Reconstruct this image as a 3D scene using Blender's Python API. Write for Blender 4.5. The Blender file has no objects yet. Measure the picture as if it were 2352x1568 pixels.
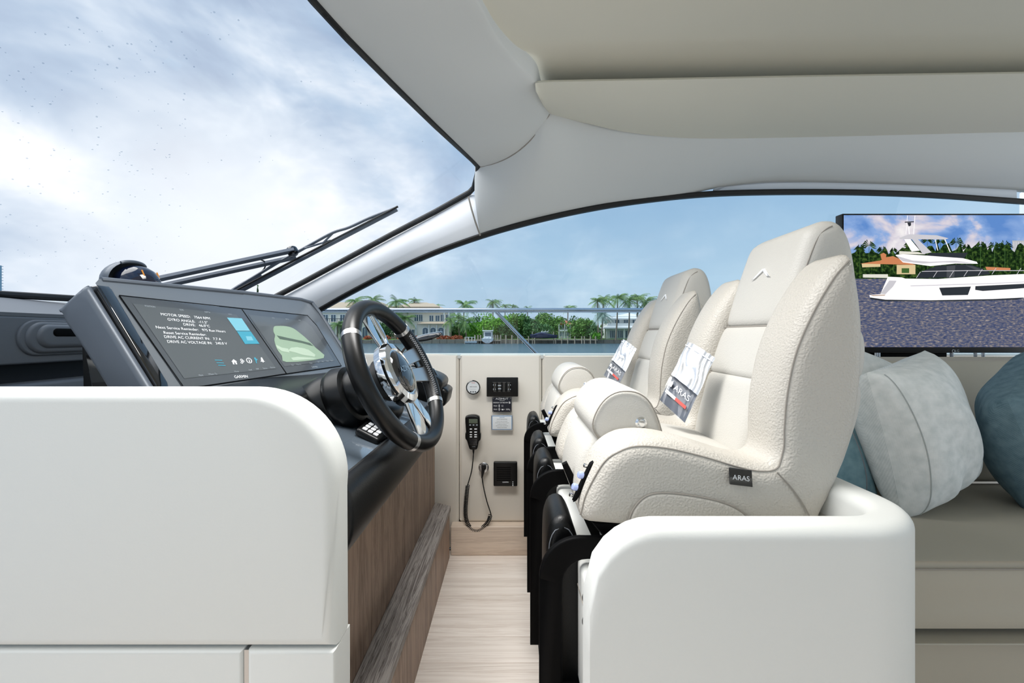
import bpy, math, random, bisect
import numpy as np
from mathutils import Vector, Matrix
from mathutils.geometry import delaunay_2d_cdt
random.seed(7); rng = np.random.RandomState(5)
SC = bpy.context.scene; COL = SC.collection
F = 1000.0; CX, CY = 1176.0, 768.0; CZ = 1.04     # focal length in px, vanishing point, eye height

# ------------------------------------------------------------------ camera, sky, lights
cam_d = bpy.data.cameras.new('camera'); cam = bpy.data.objects.new('camera', cam_d); COL.objects.link(cam)
cam.location = (0, 0, CZ); cam.rotation_euler = (math.pi/2, 0, 0)
cam_d.sensor_width = 36; cam_d.lens = 36*F/2352; cam_d.shift_y = -(784-CY)/2352; cam_d.clip_end = 3000; cam_d.clip_start = .02
SC.camera = cam
SC.view_settings.view_transform = 'Standard'; SC.view_settings.look = 'None'
SC.view_settings.gamma = 1; SC.view_settings.use_curve_mapping = False
SC.view_settings.exposure = 0.0

def sky():
    w = bpy.data.worlds.new('sky'); SC.world = w; w.use_nodes = True
    N = w.node_tree.nodes; L = w.node_tree.links; N.clear()
    out = N.new('ShaderNodeOutputWorld'); bg = N.new('ShaderNodeBackground'); L.new(bg.outputs[0], out.inputs[0])
    tc = N.new('ShaderNodeTexCoord'); sep = N.new('ShaderNodeSeparateXYZ'); L.new(tc.outputs['Generated'], sep.inputs[0])
    def noise(scale, det, rough, loc, sc, dist=0.0):
        m = N.new('ShaderNodeMapping'); m.inputs['Location'].default_value = loc; m.inputs['Scale'].default_value = sc
        L.new(tc.outputs['Generated'], m.inputs[0])
        n = N.new('ShaderNodeTexNoise'); n.inputs['Scale'].default_value = scale; n.inputs['Detail'].default_value = det
        n.inputs['Roughness'].default_value = rough; n.inputs['Distortion'].default_value = dist; L.new(m.outputs[0], n.inputs['Vector']); return n.outputs[0]
    def ma(op, a, b=None, c=None):
        n = N.new('ShaderNodeMath'); n.operation = op
        for i, v in enumerate((a, b, c)):
            if v is None: continue
            if isinstance(v, (int, float)): n.inputs[i].default_value = v
            else: L.new(v, n.inputs[i])
        return n.outputs[0]
    def ramp(f, stops):
        r = N.new('ShaderNodeValToRGB'); L.new(f, r.inputs[0]); e = r.color_ramp.elements
        while len(e) < len(stops): e.new(.5)
        for i, (p, c) in enumerate(stops): e[i].position = p; e[i].color = (*c, 1) if len(c) == 3 else c
        return r.outputs[0]
    def mix(f, a, b):
        m = N.new('ShaderNodeMix'); m.data_type = 'RGBA'; L.new(f, m.inputs[0]) if not isinstance(f, float) else None
        for k, v in ((6, a), (7, b)):
            if isinstance(v, tuple): m.inputs[k].default_value = (*v, 1)
            else: L.new(v, m.inputs[k])
        return m.outputs[2]
    x, z = sep.outputs[0], sep.outputs[2]
    blue = ramp(z, [(0, (.66, .80, .90)), (.12, (.50, .68, .84)), (.30, (.33, .52, .74)), (1, (.24, .42, .66))])
    n1 = noise(2.3, 6, .55, (3.1, 1.2, .4), (1, 1, 2.1), .25)
    n2 = noise(3.1, 5, .55, (7.7, 2.2, 4.4), (1, 1, 1.7), .3)
    cover = ma('ADD', n1, ma('MULTIPLY', x, -.35))                 # thicker cloud ahead of the bow, clearing aft
    cov = ramp(cover, [(.40, (.12,)*3), (.52, (.42,)*3), (.66, (1,)*3)])
    cloudc = ramp(n2, [(.36, (.36, .46, .64)), (.47, (.50, .62, .79)), (.56, (.70, .80, .93)), (.66, (1.06, 1.08, 1.12))])
    col = mix(cov, blue, cloudc)
    g = N.new('ShaderNodeVectorMath'); g.operation = 'DOT_PRODUCT'; L.new(tc.outputs['Generated'], g.inputs[0])
    v = Vector((-.66, 1, .20)).normalized(); g.inputs[1].default_value = v
    glow = ramp(g.outputs['Value'], [(.80, (0,)*3), (.955, (.10,)*3), (1, (.85,)*3)])
    col = mix(glow, col, (1.12, 1.14, 1.16))
    L.new(col, bg.inputs[0]); bg.inputs[1].default_value = 1.0
sky()

def area(name, loc, to, sx, sy, power, col=(1, 1, 1)):
    d = bpy.data.lights.new(name, 'AREA'); d.shape = 'RECTANGLE'; d.size = sx; d.size_y = sy; d.energy = power; d.color = col; d.spread = math.radians(115 if 'skylight' in name else 180)
    o = bpy.data.objects.new(name, d); COL.objects.link(o); o.location = loc
    o.rotation_euler = (Vector(to)-Vector(loc)).to_track_quat('-Z', 'Y').to_euler(); return o
area('fill_opposite_side', (.1, -1.9, 1.55), (.1, 1, 1.0), 4.6, 1.1, 4, (1, .985, .96))  # added fill for the interior, standing in for an unseen window opposite
area('ceiling_skylight', (-.12, .90, 1.895), (-.08, 1.15, 0),   .6, .36, 11, (1, .985, .96))  # added overhead fill to brighten the floor; no roof opening is in view
area('fill_aft_end', (4.3, .2, 1.3), (0, .8, 1.0), 2.2, 1.6, 15, (1, .98, .95))  # added fill from the aft end, where a doorway is assumed but unseen
sd = bpy.data.lights.new('sun', 'SUN'); sd.energy = 3.3; sd.angle = 1.0; sd.color = (1, .97, .92)
so = bpy.data.objects.new('sun', sd); COL.objects.link(so); so.rotation_euler = Vector((.60, -.25, -.75)).to_track_quat('-Z', 'Y').to_euler()
so.rotation_euler = Vector((.48, .08, -.80)).to_track_quat('-Z', 'Y').to_euler()

# ------------------------------------------------------------------ helpers
def P(px, py, Y): return ((px-CX)*Y/F, Y, (CY-py)*Y/F)          # point at depth Y seen at that place (z from eye height)
class Plane:
    def __init__(s, a, b, c):
        s.o = Vector(a); s.n = (Vector(b)-s.o).cross(Vector(c)-s.o).normalized()
        if s.n.y > 0: s.n = -s.n
    def __call__(s, px, py, off=0):
        d = Vector(((px-CX)/F, 1, (CY-py)/F)); t = s.n.dot(s.o+s.n*off)/s.n.dot(d); return tuple(d*t)
WS = Plane((-.16, 1.92, .69), (-1.13, 2.0, .156), (-.505, 1.1, .85))     # windscreen
def WIN(px, py, off=0):                                                    # side window, leaning inward
    s = (CY-py)/F; Y = (2.0775-off)/(1+.25*s); return P(px, py, Y)
def tup(a): return [tuple(map(float, v)) for v in a]

MATS = {}
def base_mat(name):
    m = bpy.data.materials.new(name); m.use_nodes = True; MATS[name] = m
    return m, m.node_tree.nodes, m.node_tree.links, m.node_tree.nodes['Principled BSDF']
def S(c):  # sRGB 0-255 to linear
    return tuple(((v/255)/12.92 if v/255 <= .04045 else ((v/255+.055)/1.055)**2.4) for v in c)
def mat(name, c, rough=.5, metal=0, coat=0, bump=None, emit=None, spec=.5, var=0):
    m, N, L, b = base_mat(name); c = S(c)
    b.inputs['Base Color'].default_value = (*c, 1); b.inputs['Roughness'].default_value = rough
    b.inputs['Metallic'].default_value = metal; b.inputs['Coat Weight'].default_value = coat; b.inputs['Coat Roughness'].default_value = .03
    b.inputs['Specular IOR Level'].default_value = spec
    tc = N.new('ShaderNodeTexCoord')
    if emit:
        b.inputs['Emission Color'].default_value = (*c, 1); b.inputs['Emission Strength'].default_value = emit
    if var:
        n = N.new('ShaderNodeTexNoise'); n.inputs['Scale'].default_value = 3; n.inputs['Detail'].default_value = 3; L.new(tc.outputs['Object'], n.inputs[0])
        r = N.new('ShaderNodeMapRange'); r.inputs[3].default_value = 1-var; r.inputs[4].default_value = 1+var; L.new(n.outputs[0], r.inputs[0])
        mx = N.new('ShaderNodeVectorMath'); mx.operation = 'SCALE'; mx.inputs[0].default_value = c; L.new(r.outputs[0], mx.inputs['Scale']); L.new(mx.outputs[0], b.inputs['Base Color'])
    if bump:
        kind, sc, st, dist = bump
        if kind == 'v':
            t = N.new('ShaderNodeTexVoronoi'); t.feature = 'SMOOTH_F1'; t.inputs['Scale'].default_value = sc
        else:
            t = N.new('ShaderNodeTexNoise'); t.inputs['Scale'].default_value = sc; t.inputs['Detail'].default_value = 3
        nz = N.new('ShaderNodeTexNoise'); nz.inputs['Scale'].default_value = sc*.35; nz.inputs['Detail'].default_value = 2; L.new(tc.outputs['Object'], nz.inputs[0])
        va = N.new('ShaderNodeVectorMath'); va.operation = 'MULTIPLY_ADD'; L.new(nz.outputs['Color'], va.inputs[0]); va.inputs[1].default_value = (.9/sc,)*3; L.new(tc.outputs['Object'], va.inputs[2])
        L.new(va.outputs[0], t.inputs[0])
        bp = N.new('ShaderNodeBump'); bp.inputs['Strength'].default_value = st; bp.inputs['Distance'].default_value = dist
        L.new(t.outputs[0], bp.inputs['Height']); L.new(bp.outputs[0], b.inputs['Normal'])
    return m
def wood(name, c1, c2, axis, scale=14, stretch=.07, rough=.45, bump=.1, detail=6):
    m, N, L, b = base_mat(name); tc = N.new('ShaderNodeTexCoord'); mp = N.new('ShaderNodeMapping')
    sc = [1, 1, 1]; sc[axis] = stretch; mp.inputs['Scale'].default_value = sc; L.new(tc.outputs['Object'], mp.inputs[0])
    oi = N.new('ShaderNodeObjectInfo'); ad = N.new('ShaderNodeVectorMath'); ad.operation = 'MULTIPLY_ADD'
    cb = N.new('ShaderNodeCombineXYZ')
    for i in range(3): L.new(oi.outputs['Random'], cb.inputs[i])
    L.new(cb.outputs[0], ad.inputs[0]); ad.inputs[1].default_value = (5, 7, 3); L.new(mp.outputs[0], ad.inputs[2])
    n = N.new('ShaderNodeTexNoise'); n.inputs['Scale'].default_value = scale; n.inputs['Detail'].default_value = detail; n.inputs['Roughness'].default_value = .62; n.inputs['Distortion'].default_value = .6
    L.new(ad.outputs[0], n.inputs[0])
    w = N.new('ShaderNodeMath'); w.operation = 'MULTIPLY'; w.inputs[1].default_value = 9; L.new(n.outputs[0], w.inputs[0])
    fr = N.new('ShaderNodeMath'); fr.operation = 'PINGPONG'; fr.inputs[1].default_value = .5; L.new(w.outputs[0], fr.inputs[0])
    ad2 = N.new('ShaderNodeMath'); ad2.operation = 'MULTIPLY_ADD'; L.new(fr.outputs[0], ad2.inputs[0]); ad2.inputs[1].default_value = .7; L.new(n.outputs[0], ad2.inputs[2])
    r = N.new('ShaderNodeValToRGB'); r.color_ramp.elements[0].position = .38; r.color_ramp.elements[0].color = (*S(c2), 1)
    r.color_ramp.elements[1].position = .82; r.color_ramp.elements[1].color = (*S(c1), 1)
    L.new(ad2.outputs[0], r.inputs[0]); L.new(r.outputs[0], b.inputs['Base Color']); b.inputs['Roughness'].default_value = rough
    bp = N.new('ShaderNodeBump'); bp.inputs['Strength'].default_value = bump; bp.inputs['Distance'].default_value = .002; L.new(ad2.outputs[0], bp.inputs['Height']); L.new(bp.outputs[0], b.inputs['Normal'])
    return m
def glass(name, tint, refl=1.0, rough=0.0):
    m = bpy.data.materials.new(name); m.use_nodes = True; N = m.node_tree.nodes; L = m.node_tree.links; N.clear(); MATS[name] = m
    o = N.new('ShaderNodeOutputMaterial'); t = N.new('ShaderNodeBsdfTransparent'); t.inputs[0].default_value = (*tint, 1)
    g = N.new('ShaderNodeBsdfGlossy'); g.inputs['Roughness'].default_value = rough; ge = N.new('ShaderNodeNewGeometry')
    d = N.new('ShaderNodeVectorMath'); d.operation = 'DOT_PRODUCT'; L.new(ge.outputs['Incoming'], d.inputs[0]); L.new(ge.outputs['Normal'], d.inputs[1])
    ab = N.new('ShaderNodeMath'); ab.operation = 'ABSOLUTE'; L.new(d.outputs['Value'], ab.inputs[0]); om = N.new('ShaderNodeMath'); om.operation = 'SUBTRACT'; om.inputs[0].default_value = 1; L.new(ab.outputs[0], om.inputs[1])
    pw = N.new('ShaderNodeMath'); pw.operation = 'POWER'; L.new(om.outputs[0], pw.inputs[0]); pw.inputs[1].default_value = 5
    mu = N.new('ShaderNodeMath'); mu.operation = 'MULTIPLY_ADD'; mu.inputs[1].default_value = .9*refl; mu.inputs[2].default_value = .04*refl; mu.use_clamp = True; L.new(pw.outputs[0], mu.inputs[0])
    x = N.new('ShaderNodeMixShader'); L.new(mu.outputs[0], x.inputs[0]); L.new(t.outputs[0], x.inputs[1]); L.new(g.outputs[0], x.inputs[2]); L.new(x.outputs[0], o.inputs[0]); return m

def tag(o, label=None, cat=None, group=None, kind=None):
    if label: o['label'] = label
    if cat: o['category'] = cat
    if group: o['group'] = group
    if kind: o['kind'] = kind
    return o
WL = {}
def thing(name, loc, label=None, cat=None, group=None, kind=None, parent=None):   # loc in eye-height coordinates
    o = bpy.data.objects.new(name, None); COL.objects.link(o); o.empty_display_size = .05
    w = Vector((loc[0], loc[1], loc[2]+CZ)); WL[o] = w
    if parent: o.parent = parent; o.location = w-WL[parent]
    else: o.location = w
    return tag(o, label, cat, group, kind)
def mk(name, vf, m, parent=None, smooth=True, sharp=40, label=None, cat=None, group=None, kind=None):
    v, f = vf; v = np.array(v, float).reshape(-1, 3); v[:, 2] += CZ
    if parent is not None and parent in WL: org = np.array(WL[parent])
    else: org = np.array([(v[:, 0].min()+v[:, 0].max())/2, (v[:, 1].min()+v[:, 1].max())/2, v[:, 2].min()])
    me = bpy.data.meshes.new(name); me.from_pydata((v-org).tolist(), [], [list(map(int, q)) for q in f])
    ms = m if isinstance(m, (list, tuple)) else [m]
    for q in ms: me.materials.append(MATS[q] if isinstance(q, str) else q)
    me.update()
    if smooth:
        me.polygons.foreach_set('use_smooth', [True]*len(me.polygons))
        if sharp: me.set_sharp_from_angle(angle=math.radians(sharp))
    o = bpy.data.objects.new(name, me); COL.objects.link(o)
    if parent is not None: o.parent = parent; WL[o] = WL[parent] 
    else: o.location = org; WL[o] = Vector(org)
    return tag(o, label, cat, group, kind)
def join(*vfs):
    V = []; Fc = []
    for v, f in vfs:
        n = len(V); V += [tuple(p) for p in v]; Fc += [tuple(i+n for i in q) for q in f]
    return V, Fc
def mapv(vf, fn): return [fn(*p) for p in vf[0]], vf[1]
def spl(pts, n=8, closed=False):                       # Catmull-Rom
    pts = [np.array(p, float) for p in pts]; m = len(pts); out = []
    rngi = range(m) if closed else range(m-1)
    for i in rngi:
        if closed: a, b, c, d = pts[(i-1) % m], pts[i], pts[(i+1) % m], pts[(i+2) % m]
        else: a, b, c, d = pts[max(i-1, 0)], pts[i], pts[i+1], pts[min(i+2, m-1)]
        for k in range(n):
            t = k/n; out.append(.5*((2*b)+(c-a)*t+(2*a-5*b+4*c-d)*t*t+(3*b-a-3*c+d)*t**3))
    if not closed: out.append(pts[-1])
    return [tuple(p) for p in out]
def resample(pts, step, closed=True):
    p = np.array(pts, float)
    if closed: p = np.vstack([p, p[:1]])
    s = np.r_[0, np.cumsum(np.linalg.norm(np.diff(p, axis=0), axis=1))]; n = max(3, int(round(s[-1]/step)))
    t = np.linspace(0, s[-1], n+1); q = np.stack([np.interp(t, s, p[:, k]) for k in range(p.shape[1])], 1)
    return q[:-1] if closed else q
def rrect(x0, y0, x1, y1, r, n=5):
    if not isinstance(r, (list, tuple)): r = [r]*4       # bl, br, tr, tl
    o = []
    for (cx, cy, a, rr) in ((x0, y0, 180, r[0]), (x1, y0, 270, r[1]), (x1, y1, 0, r[2]), (x0, y1, 90, r[3])):
        sx = 1 if cx == x0 else -1; sy = 1 if cy == y0 else -1
        for k in range(n+1):
            t = math.radians(a+90*k/n); o.append((cx+sx*rr+rr*math.cos(t), cy+sy*rr+rr*math.sin(t)))
        if rr == 0: o = o[:-n]
    return o
def circle(cx, cy, rx, ry=None, n=28): ry = ry or rx; return [(cx+rx*math.cos(2*math.pi*k/n), cy+ry*math.sin(2*math.pi*k/n)) for k in range(n)]
def area2(p): p = np.array(p); x, y = p[:, 0], p[:, 1]; return .5*np.sum(x*np.roll(y, -1)-y*np.roll(x, -1))
def pdist(q, p):
    q = np.asarray(q)[:, None, :]; a = p[None]; b = np.roll(p, -1, 0)[None]; ab = b-a
    t = np.clip(((q-a)*ab).sum(-1)/np.maximum((ab**2).sum(-1), 1e-18), 0, 1); return np.sqrt((((a+ab*t[..., None])-q)**2).sum(-1)).min(1)
def pin(q, p):
    q = np.asarray(q); x, y = q[:, 0][:, None], q[:, 1][:, None]; a = p; b = np.roll(p, -1, 0)
    c = ((a[:, 1] > y) != (b[:, 1] > y)) & (x < (b[:, 0]-a[:, 0])*(y-a[:, 1])/(b[:, 1]-a[:, 1]+1e-18)+a[:, 0]); return c.sum(1) % 2 == 1
def inflate(outline, t, r=.01, puff=0, L=.05, step=None, res=None, fn=None, one=False):
    """closed pad over a 2D outline: rounded rim of radius r, thickness t, optional puff; (u,v,h) through fn"""
    p = np.array(outline, float)
    if step: p = resample(p, step)
    if area2(p) < 0: p = p[::-1]
    n = len(p); r = min(r, t/2)
    e1 = p-np.roll(p, 1, 0); e2 = np.roll(p, -1, 0)-p
    e1 /= np.linalg.norm(e1, axis=1)[:, None]+1e-12; e2 /= np.linalg.norm(e2, axis=1)[:, None]+1e-12
    nn = np.stack([-(e1+e2)[:, 1], (e1+e2)[:, 0]], 1); nn /= np.linalg.norm(nn, axis=1)[:, None]+1e-12
    cosf = np.clip((nn*np.stack([-e2[:, 1], e2[:, 0]], 1)).sum(1), .35, 1)[:, None]
    pts = [p]
    for a in (25, 50, 70, 90):
        d = r*(1-math.cos(math.radians(a))); q = p+nn*d/cosf
        dd = pdist(q, p); ok = (dd > d*.96) & pin(q, p); pts.append(q[ok])
    if res:
        x0, y0 = p.min(0); x1, y1 = p.max(0); g = [(x0+(i+.5*(j % 2))*res, y0+j*res*.87) for j in range(int((y1-y0)/res/.87)+2) for i in range(int((x1-x0)/res)+2)]
        g = np.array(g); g = g[pin(g, p)]
        if len(g): g = g[pdist(g, p) > r*1.02+res*.35]; pts.append(g)
    allp = np.vstack(pts)
    vo, _, fo, _, _, _ = delaunay_2d_cdt([Vector(q) for q in allp], [], [list(range(n))], 1, 1e-7)
    v = np.array([tuple(q) for q in vo]); d = pdist(v, p); d[d < 1e-6] = 0
    dr = np.minimum(d, r); h = t/2-r+np.sqrt(np.maximum(r*r-(r-dr)**2, 0))
    if puff: h = h+puff*(1-np.exp(-np.maximum(d-r*.3, 0)/L))
    N = len(v); V = [(v[i, 0], v[i, 1], h[i]) for i in range(N)]
    Fc = [tuple(f) for f in fo]; ec = {}
    for f in Fc:
        for i in range(len(f)): ec[(f[i], f[(i+1) % len(f)])] = 1
    bd = [(a, b) for (a, b) in ec if (b, a) not in ec]
    if one:
        V += [(v[i, 0], v[i, 1], 0) for i in range(N)]
        side = [(b, a, a+N, b+N) for a, b in bd]; back = [tuple(i+N for i in f[::-1]) for f in Fc]
    else:
        V += [(v[i, 0], v[i, 1], -h[i]) for i in range(N)]
        side = [(b, a, a+N, b+N) for a, b in bd]; back = [tuple(i+N for i in f[::-1]) for f in Fc]
    Fc = Fc+side+back
    if fn: V = [fn(*q) for q in V]
    return V, Fc
def xz(yc): return lambda u, v, h: (u, yc+h, v)          # outline in X,Z; thickness along Y
def yz(xc, s=1): return lambda u, v, h: (xc+s*h, u, v)
def xy(zc): return lambda u, v, h: (u, v, zc+h)
def tube(pts, r, n=8, closed=False, taper=None, flat=None):
    p = np.array(pts, float); m = len(p); V = []; Fc = []
    T = np.gradient(p, axis=0) if not closed else np.roll(p, -1, 0)-np.roll(p, 1, 0)
    T /= np.linalg.norm(T, axis=1)[:, None]+1e-12
    up = np.array([0, 0, 1.]) if abs(T[0][2]) < .9 else np.array([1., 0, 0]); b = np.cross(T[0], up); b /= np.linalg.norm(b)
    for i in range(m):
        b = b-T[i]*b.dot(T[i]); b /= np.linalg.norm(b)+1e-12; c = np.cross(T[i], b); rr = r if taper is None else r*taper[i]
        for k in range(n):
            a = 2*math.pi*k/n; V.append(tuple(p[i]+rr*(math.cos(a)*b+math.sin(a)*c*(flat or 1))))
    for i in range(m if closed else m-1):
        j = (i+1) % m
        for k in range(n): Fc.append((i*n+k, i*n+(k+1) % n, j*n+(k+1) % n, j*n+k))
    if not closed: Fc.append(tuple(range(n))[::-1]); Fc.append(tuple((m-1)*n+k for k in range(n)))
    return V, Fc
def box(x0, y0, z0, x1, y1, z1, b=0):
    if b:
        bb = min(b, abs(x1-x0)*.49, abs(y1-y0)*.49, abs(z1-z0)*.49)
        return inflate(rrect(x0, y0, x1, y1, bb, 3), abs(z1-z0), bb, fn=xy((z0+z1)/2))
    V = [(x, y, z) for z in (z0, z1) for y in (y0, y1) for x in (x0, x1)]
    return V, [(0, 2, 3, 1), (4, 5, 7, 6), (0, 1, 5, 4), (2, 6, 7, 3), (0, 4, 6, 2), (1, 3, 7, 5)]
def frame(o, n, up=(0, 0, 1)):                            # u,v,h -> point in a tilted frame; h along n
    n = Vector(n).normalized(); u = Vector(up).cross(n)
    if u.length < 1e-6: u = Vector((1, 0, 0))
    u.normalize(); v = n.cross(u); o = Vector(o); return lambda a, b, h: tuple(o+u*a+v*b+n*h)
def lathe(prof, o, n, seg=28, up=(0, 0, 1)):             # prof: (radius, height)
    fn = frame(o, n, up); V = []; Fc = []; m = len(prof)
    for (r, h) in prof:
        for k in range(seg): a = 2*math.pi*k/seg; V.append(fn(r*math.cos(a), r*math.sin(a), h))
    for i in range(m-1):
        for k in range(seg): Fc.append((i*seg+k, i*seg+(k+1) % seg, (i+1)*seg+(k+1) % seg, (i+1)*seg+k))
    Fc.append(tuple(range(seg))[::-1]); Fc.append(tuple((m-1)*seg+k for k in range(seg))); return V, Fc
def cyl(a, b, r, n=12): return tube([a, b], r, n)
def loft(rows, thick=None):
    R_ = [np.array(r, float) for r in rows]; m = len(R_[0]); V = [tuple(p) for r in R_ for p in r]
    Fc = [(i*m+k, i*m+k+1, (i+1)*m+k+1, (i+1)*m+k) for i in range(len(R_)-1) for k in range(m-1)]
    if thick:
        n = len(V); t = np.array(thick); V2 = [tuple(np.array(p)+t) for p in V]; V += V2; Fc += [tuple(i+n for i in f[::-1]) for f in Fc]
        ec = {}
        for f in Fc[:len(Fc)//2]:
            for i in range(4): ec[(f[i], f[(i+1) % 4])] = 1
        Fc += [(b, a, a+n, b+n) for (a, b) in ec if (b, a) not in ec]
    return V, Fc
def rowres(pts, n): # resample open polyline through spline to n points keyed on index (keeps row correspondences)
    s = spl(pts, 6); idx = np.linspace(0, len(s)-1, n); a = np.array(s); return np.stack([np.interp(idx, range(len(s)), a[:, k]) for k in range(3)], 1)
def text(s, size, fn, m, parent, name='lettering', align='CENTER', sx=1, bold=0, **kw):
    c = bpy.data.curves.new('tmp', 'FONT'); c.body = s; c.size = size; c.align_x = align; c.align_y = 'CENTER'; c.offset = bold; c.resolution_u = 3
    o = bpy.data.objects.new('tmp', c); COL.objects.link(o); dg = bpy.context.evaluated_depsgraph_get(); dg.update()
    me = bpy.data.meshes.new_from_object(o.evaluated_get(dg)); bpy.data.objects.remove(o)
    V = [fn(v.co.x*sx, v.co.y, 0) for v in me.vertices]; Fc = [tuple(p.vertices) for p in me.polygons]; bpy.data.meshes.remove(me); bpy.data.curves.remove(c)
    if not V: return None
    return mk(name, (V, Fc), m, parent, smooth=False, **kw)
def copy_tree(o, parent=None):
    c = o.copy(); COL.objects.link(c); c.parent = parent
    for ch in list(o.children): copy_tree(ch, c)
    return c

# ------------------------------------------------------------------ materials
mat('leather', (194, 189, 180), .46, bump=('v', 300, .8, .0014), spec=.4)
mat('leather_fine', (200, 197, 190), .48, bump=('v', 420, .4, .001), spec=.38)
mat('seam', (150, 144, 136), .7)
mat('thread', (226, 222, 214), .6)
mat('wall_leather', (236, 230, 219), .55, bump=('n', 260, .14, .0008), spec=.3)
mat('panel_skin', (221, 222, 218), .5, bump=('n', 240, .16, .0008), spec=.35)
mat('headliner', (210, 212, 211), .75, bump=('n', 600, .08, .0005), spec=.2)
mat('headliner_warm', (222, 219, 206), .75, bump=('n', 600, .08, .0005), spec=.2)
mat('gel_white', (247, 248, 250), .35, spec=.4)
mat('black_satin', (7, 8, 9), .34, bump=('n', 500, .1, .0004), spec=.35)
mat('black_matte', (4, 4, 5), .6, spec=.1)
mat('black_leather', (8, 9, 10), .40, bump=('v', 420, .25, .0008), spec=.35)
mat('black_gloss', (8, 9, 11), .08, coat=1)
mat('rubber', (12, 13, 14), .6)
mat('grey_dash', (112, 116, 122), .5, bump=('n', 900, .15, .0004))
mat('pod_grey', (98, 105, 114), .40, metal=.25, bump=('n', 1200, .12, .0003))
mat('bezel_grey', (124, 130, 136), .28, metal=.35, coat=.3)
mat('navy', (10, 16, 26), .6)
mat('display_glass', (104, 110, 116), .10, metal=.45, coat=.6)
mat('screen_dark', (112, 118, 122), .12, metal=.4, coat=.5)
mat('console_gloss', (88, 98, 108), .15, coat=.8)
mat('chrome', (228, 230, 232), .07, 1)
mat('steel', (196, 202, 210), .16, 1)
mat('satin_steel', (196, 197, 198), .3, 1)
mat('white_print', (232, 234, 236), .5, emit=.25)
mat('white_ink', (235, 236, 238), .5)
mat('dim_print', (150, 158, 164), .5, emit=.15)
mat('screen_cyan', (70, 150, 172), .3, emit=.15)
mat('screen_cyan_light', (118, 178, 194), .3, emit=.15)
mat('screen_green', (146, 168, 146), .3, emit=.12)
mat('screen_green_dark', (84, 100, 90), .3, emit=.08)
mat('screen_green_light', (176, 194, 174), .3, emit=.12)
mat('paper', (226, 230, 232), .5); mat('paper_blue', (100, 140, 180), .5); mat('red_ink', (205, 70, 60), .5)
mat('plate_navy', (20, 24, 38), .35)
mat('lcd', (88, 98, 84), .3)
mat('orange', (235, 150, 50), .4)
mat('slate_card', (60, 68, 82), .3)
mat('foil', (206, 210, 216), .25, metal=.55, bump=('n', 26, .5, .005))
mat('button_blue', (190, 205, 255), .2, metal=.3)
mat('sofa', (178, 172, 158), .6, bump=('n', 200, .1, .0005), spec=.3)
mat('deck_white', (215, 222, 230), .5)
wood('floor_wood', (252, 242, 232), (226, 212, 200), 0, 30, .03, .42, .06)
wood('skirt_wood', (230, 212, 194), (206, 186, 168), 0, 40, .03, .45, .06)
wood('panel_wood', (176, 150, 130), (122, 98, 82), 2, 30, .05, .5, .12)
wood('step_wood', (182, 174, 168), (78, 68, 64), 1, 60, .035, .5, .3)
glass('pane_clear', (.97, .985, 1.0), .8); glass('pane_tint', (.84, .93, .97), .8)
glass('drop', (.86, .89, .92), 1.6)
def fabric(name, c, c2):
    m, N, L, b = base_mat(name); tc = N.new('ShaderNodeTexCoord'); w1 = N.new('ShaderNodeTexWave'); w1.inputs['Scale'].default_value = 160; w1.bands_direction = 'X'
    w2 = N.new('ShaderNodeTexWave'); w2.inputs['Scale'].default_value = 160; w2.bands_direction = 'Z'
    for w in (w1, w2): w.inputs['Distortion'].default_value = 1.5; L.new(tc.outputs['Object'], w.inputs[0])
    mu = N.new('ShaderNodeMath'); mu.operation = 'MULTIPLY'; L.new(w1.outputs['Fac'], mu.inputs[0]); L.new(w2.outputs['Fac'], mu.inputs[1])
    nz = N.new('ShaderNodeTexNoise'); nz.inputs['Scale'].default_value = 40; nz.inputs['Detail'].default_value = 6; L.new(tc.outputs['Object'], nz.inputs[0])
    ad = N.new('ShaderNodeMath'); ad.operation = 'MULTIPLY_ADD'; L.new(mu.outputs[0], ad.inputs[0]); ad.inputs[1].default_value = .35; L.new(nz.outputs[0], ad.inputs[2])
    r = N.new('ShaderNodeValToRGB'); r.color_ramp.elements[0].position = .3; r.color_ramp.elements[0].color = (*S(c2), 1); r.color_ramp.elements[1].position = .85; r.color_ramp.elements[1].color = (*S(c), 1)
    L.new(ad.outputs[0], r.inputs[0]); L.new(r.outputs[0], b.inputs['Base Color']); b.inputs['Roughness'].default_value = .9; b.inputs['Specular IOR Level'].default_value = .15
    bp = N.new('ShaderNodeBump'); bp.inputs['Strength'].default_value = .3; bp.inputs['Distance'].default_value = .001; L.new(ad.outputs[0], bp.inputs['Height']); L.new(bp.outputs[0], b.inputs['Normal'])
fabric('linen_white', (234, 236, 235), (200, 206, 205)); fabric('linen_blue', (124, 150, 160), (86, 112, 124)); fabric('linen_teal', (128, 158, 166), (96, 128, 138))
# ================================================================== THE CABIN
ST = dict(kind='structure')
# floor: pale oak planks running athwart
fl = mk('floor', box(-1.6, -1.2, -1.09, 3.2, 2.14, -1.052), 'skirt_wood', **ST)
y = 2.10; k = 0
while y > .5:
    mk('plank', inflate(rrect(-.95, y-.1185, .6, y, .0015, 1), .012, .0015, fn=xy(-1.046)), 'floor_wood', fl); y -= .12
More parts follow.
